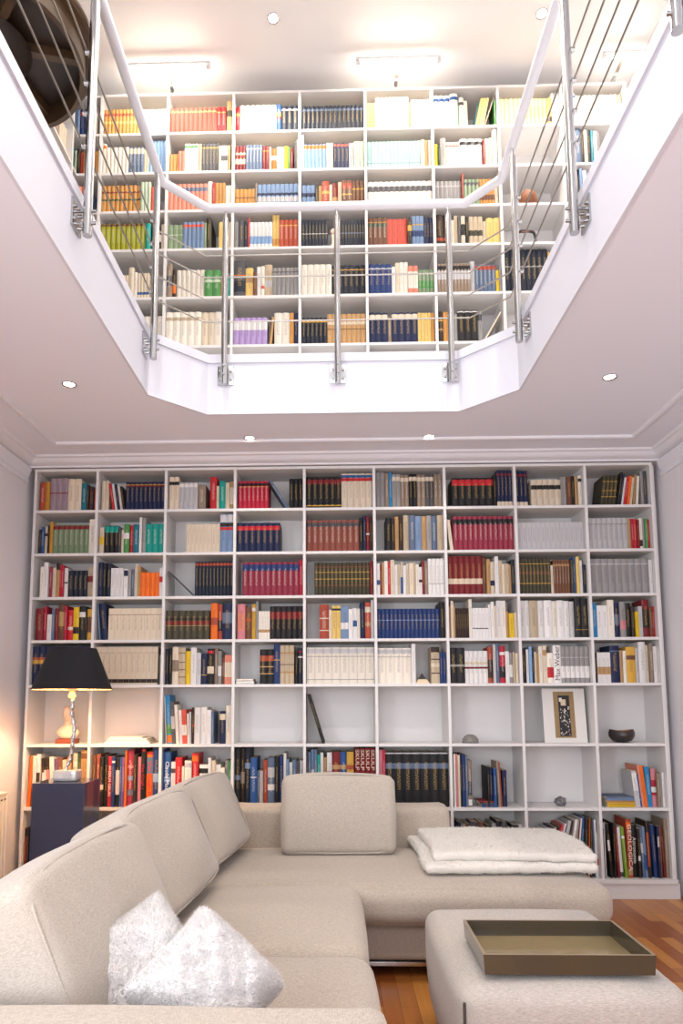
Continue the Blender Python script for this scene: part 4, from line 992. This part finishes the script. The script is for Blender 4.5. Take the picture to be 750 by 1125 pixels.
bm.normal_update(); fuzz(bm, 26000, .011, 9)
o = obj('folded_blanket', bm, M['blanket'], None, 80)
tag(o, 'ivory fleece blanket folded in layers on the right end of the sofa', 'blanket')

# ------------------------------------------------------------------ ottoman + tray
ot = thing('ottoman', 'beige linen upholstered ottoman carrying the olive tray', 'ottoman', (2.655, -2.0, FZ)); ox, oy, oz = ot.location
def fno(q, u, v, w):
    if w < 0: q.x *= 1 - .05 * abs(w)
    return q
bm = softbox(.655, .80, .36, .055, (.008, .008, .012), 22, fno, .002, 21); o = obj('body', bm, M['otto'], ot, 80); o.location = (0, 0, .23)
for sx in (-1, 1):
    bm = BM(); hx = .655 / 2
    pts = []
    for i in range(15):
        a = i / 14; z = -.16 + .30 * a
        pts.append((sx * (hx - .017 - (.05 * hx * (.5 - a) * 1.4 if a < .5 else 0)), -.40 + .013, z))
    tube(bm, pts, .0045, 6); q = obj('seam', bm, M['seam'], o, 60)
bm = BM(); box(bm, -.28, .28, -.35, .35, 0, .06); obj('recessed_foot', bm, M['black'], ot)
TX0, TX1, TY0, TY1, TZ = 2.413, 2.898, -2.345, -2.03, .4105
tr = thing('serving_tray', 'olive lacquered rectangular serving tray on the ottoman', 'tray', ((TX0 + TX1) / 2, (TY0 + TY1) / 2, TZ), .0)
w, d, hh, fl, t_ = (TX1 - TX0) / 2, (TY1 - TY0) / 2, .056, .004, .009
bm = BM()
def quad(a, mi=0): bm.faces.new([bm.verts.new(p_) for p_ in a]).material_index = mi
# walls lean outwards: four wall prisms
def ring(hx, hy, z): return [(-hx, -hy, z), (hx, -hy, z), (hx, hy, z), (-hx, hy, z)]
Ob, Ot = ring(w, d, 0), ring(w + fl, d + fl, hh); Ib, It = ring(w - t_, d - t_, .008), ring(w + fl - t_, d + fl - t_, hh)
vOb, vOt, vIb, vIt = [[bm.verts.new(p_) for p_ in r_] for r_ in (Ob, Ot, Ib, It)]
for i in range(4):
    j = (i + 1) % 4
    bm.faces.new((vOb[i], vOb[j], vOt[j], vOt[i])); bm.faces.new((vIb[j], vIb[i], vIt[i], vIt[j]))
    bm.faces.new((vOt[i], vOt[j], vIt[j], vIt[i])).material_index = 1
bm.faces.new(vOb[::-1]); bm.faces.new(vIb)
obj('tray_body', bm, [M['tray'], M['trayedge']], tr)
bm = BM(); box(bm, -w + t_ + .0005, w - t_ - .0005, -d + t_ + .0005, d - t_ - .0005, .0082, .0095); obj('tray_floor', bm, M['trayin'], tr)

# ------------------------------------------------------------------ ornaments on the lower shelves
def sz(r): return LZ[r + 1] + T / 2 + .0004
# bust
b = thing('bust_figurine', 'small pale bust on a reddish wooden base behind the table lamp', 'figurine', (.235, .10, sz(5)))
bm = BM(); box(bm, -.065, .065, -.04, .04, 0, .03, bev=.003); obj('wooden_base', bm, M['plinthwood'], b)
def blob(bm, c, r, seg=16, ring_=12, d=None):
    g = bmesh.ops.create_uvsphere(bm, u_segments=seg, v_segments=ring_, radius=1)
    for v in g['verts']:
        p_ = Vector((v.co.x * r[0], v.co.y * r[1], v.co.z * r[2]))
        if d: p_ = d(p_)
        v.co = p_ + Vector(c)
bm = BM(); blob(bm, (0, 0, .075), (.075, .038, .055), d=lambda p_: Vector((p_.x * (1 - .5 * max(0, p_.z / .055)), p_.y, max(-.0445, p_.z))))
tube(bm, [(0, 0, .10), (0, 0, .155)], [.026, .02], 12); blob(bm, (0, -.004, .185), (.033, .04, .046)); blob(bm, (0, -.044, .18), (.006, .008, .011), 8, 6)
blob(bm, (.033, 0, .182), (.005, .008, .012), 8, 6); blob(bm, (-.033, 0, .182), (.005, .008, .012), 8, 6); blob(bm, (0, .008, .205), (.036, .042, .038))
obj('figure', bm, M['bust'], b, 60)
# glass dome
b = thing('glass_paperweight', 'smoky glass dome paperweight on sixth shelf right of centre', 'paperweight', (2.845, .07, sz(5)))
bm = BM(); lathe(bm, [(0, 0), (.046, 0), (.052, .008), (.05, .025), (.036, .044), (.018, .053), (0, .055)], 28); obj('dome', bm, M['glassy'], b, 60)
bm = BM(); lathe(bm, [(0, -.0001), (.053, -.0001), (.0545, .003), (.053, .006), (.0522, .006), (.0465, .0), ], 28); obj('rim', bm, M['dgray'] if 'dgray' in M else M['stone'], b, 60)
# stone
bm = BM(); g = bmesh.ops.create_icosphere(bm, subdivisions=3, radius=1); rnd = random.Random(4)
for v in g['verts']:
    p_ = v.co.copy(); k_ = 1 + .13 * math.sin(p_.x * 5 + 1) * math.sin(p_.y * 6) + .1 * math.sin(p_.z * 9 + p_.x * 4) + rnd.uniform(-.04, .04)
    v.co = Vector((p_.x * .036 * k_, p_.y * .03 * k_, max(-.026, p_.z * .031 * k_)))
o = obj('mineral_stone', bm, M['stone']); o.location = (3.405, .09, sz(6) + .0262); tag(o, 'small dark rough round mineral alone on the empty seventh shelf', 'stone')
# bowl
b = thing('bowl', 'dark two-lobed pottery bowl with amber inside on the right sixth shelf', 'bowl', (3.815, .10, sz(5)))
bm = BM(); n = 40; rings = []
for r_, z in [(.0001, 0), (.03, 0), (.055, .012), (.072, .035), (.074, .058), (.066, .078), (.060, .078), (.067, .058), (.064, .036), (.045, .016), (.0001, .012)]:
    rings.append([bm.verts.new((r_ * (1 + .12 * math.cos(2 * a_)) * math.cos(a_), r_ * (1 - .1 * math.cos(2 * a_)) * math.sin(a_), z * (1 + (.07 * math.cos(2 * a_ + .4) if z > .03 else 0)))) for a_ in [2 * PI * j / n for j in range(n)]])
for q, (r0, r1) in enumerate(zip(rings, rings[1:])):
    for j in range(n): bm.faces.new((r0[j], r0[(j + 1) % n], r1[(j + 1) % n], r1[j])).material_index = 1 if q > 5 else 0
obj('vessel', bm, [M['bowl'], M['bowlin']], b, 60)
# picture: generic stand-in, pale figure panel in a cream mount
b = thing('art_print', 'mounted art print with tall dark figure panel leaning on right sixth shelf', 'picture', (3.455, .075, sz(5)))
b.rotation_euler = (-.09, 0, .03)
bm = BM(); box(bm, -.137, .137, 0, .006, .0, .345, bev=.001); obj('mount_board', bm, M['passe'], b)
bm = BM(); box(bm, -.066, .066, -.0012, -.0002, .03, .325); obj('gold_panel', bm, M['gold'], b)
bm = BM(); rnd = random.Random(12)
box(bm, -.036, .036, -.0024, -.0014, .04, .30, 0)
for k_ in range(60):
    x, z = rnd.uniform(-.033, .028), rnd.uniform(.045, .225); s1, s2 = rnd.uniform(.002, .008), rnd.uniform(.002, .012)
    box(bm, x, min(.035, x + s1), -.0029 - k_ * 1e-6, -.0025, z, z + s2, rnd.choice((1, 2, 2, 3, 1)))
box(bm, -.02, .012, -.0033, -.0025, .235, .275, 3); box(bm, -.03, -.012, -.0033, -.0025, .26, .285, 1)
obj('painted_figure', bm, [M['black'], M['whitep'], M['dgray'] if 'dgray' in M else M['steel'], M['cream']], b)
# pyramid
b = thing('pyramid_ornament', 'small wooden pyramid with black tip on fifth shelf centre', 'ornament', (2.545, .075, sz(4)))
def pyr(h0_, h1_, hw, H):
    bm = BM(); a_ = [(s * hw * (1 - h0_ / H), t2 * hw * (1 - h0_ / H), h0_) for s, t2 in ((-1, -1), (1, -1), (1, 1), (-1, 1))]; k1 = max(.0005, hw * (1 - h1_ / H))
    b2 = [(s * k1, t2 * k1, h1_) for s, t2 in ((-1, -1), (1, -1), (1, 1), (-1, 1))]
    va = [bm.verts.new(p_) for p_ in a_]; vb = [bm.verts.new(p_) for p_ in b2]
    for i in range(4): bm.faces.new((va[i], va[(i + 1) % 4], vb[(i + 1) % 4], vb[i]))
    bm.faces.new(va[::-1]); bm.faces.new(vb); return bm
obj('wooden_foot', pyr(0, .028, .045, .068), M['cream'], b); obj('black_tip', pyr(.0282, .0675, .045, .068), M['black'], b)
# upstairs ornaments
b = thing('wooden_ball', 'reddish brown rough wooden ball on upstairs shelf near right handrail', 'ornament', (3.345, .066, UZ[3] + T / 2))
bm = BM(); g = bmesh.ops.create_icosphere(bm, subdivisions=3, radius=1)
for v in g['verts']:
    p_ = v.co.copy(); k_ = 1 + .06 * math.sin(p_.x * 6) * math.sin(p_.z * 5 + 1) + .03 * math.sin(p_.y * 14 + p_.z * 12)
    v.co = Vector((p_.x * .062 * k_, p_.y * .06 * k_, max(-.066, p_.z * .072 * k_))) + Vector((0, 0, .0662))
obj('ball', bm, M['ochre'], b, 60)
b = thing('arched_ornament', 'small black and tan arched ornament on upstairs shelf below the wooden ball', 'ornament', (3.31, .03, UZ[4] + T / 2 + .0095))
bm = BM(); tube(bm, smooth_path([(-.07, 0, .0), (-.075, 0, .05), (-.04, 0, .085), (.02, 0, .085), (.055, 0, .07), (.065, 0, .0)]), .009, 8); obj('arch', bm, M['black'], b, 60)
bm = BM(); tube(bm, [(-.03, -.012, .072), (.02, -.012, .074)], .006, 8); obj('tan_stripe', bm, M['ochre'], b, 60)
b = thing('white_figurine', 'tiny white round-headed figurine between black books on upstairs shelf', 'figurine', (1.99, .03, UZ[4] + T / 2))
bm = BM(); lathe(bm, [(0, 0), (.022, 0), (.022, .01), (.012, .03), (.01, .06), (.014, .09), (.008, .1), (.0, .1)], 16); blob(bm, (0, 0, .118), (.02, .02, .022)); obj('figure', bm, M['bust'], b, 60)

# ------------------------------------------------------------------ daylight and world
w = bpy.data.worlds.new('World'); S.world = w; w.use_nodes = True
bg = w.node_tree.nodes['Background']; bg.inputs[0].default_value = (.85, .9, 1, 1); bg.inputs[1].default_value = 1.0
for x0, x1 in ((.5, 1.9), (2.2, 3.6)):
    for z0, z1, pw in ((.5, 2.4, 42), (3.3, 5.2, 34)):
        l = light('window_daylight', 'AREA', ((x0 + x1) / 2, YF + .02, (z0 + z1) / 2), pw, (.90, .94, 1), None, shape='RECTANGLE', size=x1 - x0, size_y=z1 - z0)
        l.rotation_euler = (PI / 2, 0, 0)

for y, z0, z1, pw in ((-5.0, .6, 2.5, 135),):
    l = light('window_daylight', 'AREA', (XL + .02, y, (z0 + z1) / 2), pw, (.90, .94, 1), None, shape='RECTANGLE', size=1.9, size_y=z1 - z0)
    l.rotation_euler = (PI / 2, 0, -PI / 2)

# ------------------------------------------------------------------ camera
cd = bpy.data.cameras.new('Camera'); co = bpy.data.objects.new('Camera', cd); COL.objects.link(co)
m3 = Matrix((Rv, Uv, -Fv)).transposed()
co.matrix_world = Matrix.Translation(CAM) @ m3.to_4x4()
cd.sensor_fit = 'VERTICAL'; cd.sensor_height = 36; cd.sensor_width = 24; cd.lens = FPX / 1125 * 36
cd.shift_x = (375 - CX) / 1125; cd.shift_y = (CY - 562.5) / 1125; cd.clip_start = .05
S.camera = co
S.view_settings.view_transform = 'Standard'; S.view_settings.look = 'None'; S.view_settings.gamma = 1; S.view_settings.use_curve_mapping = False
S.view_settings.exposure = -0.18
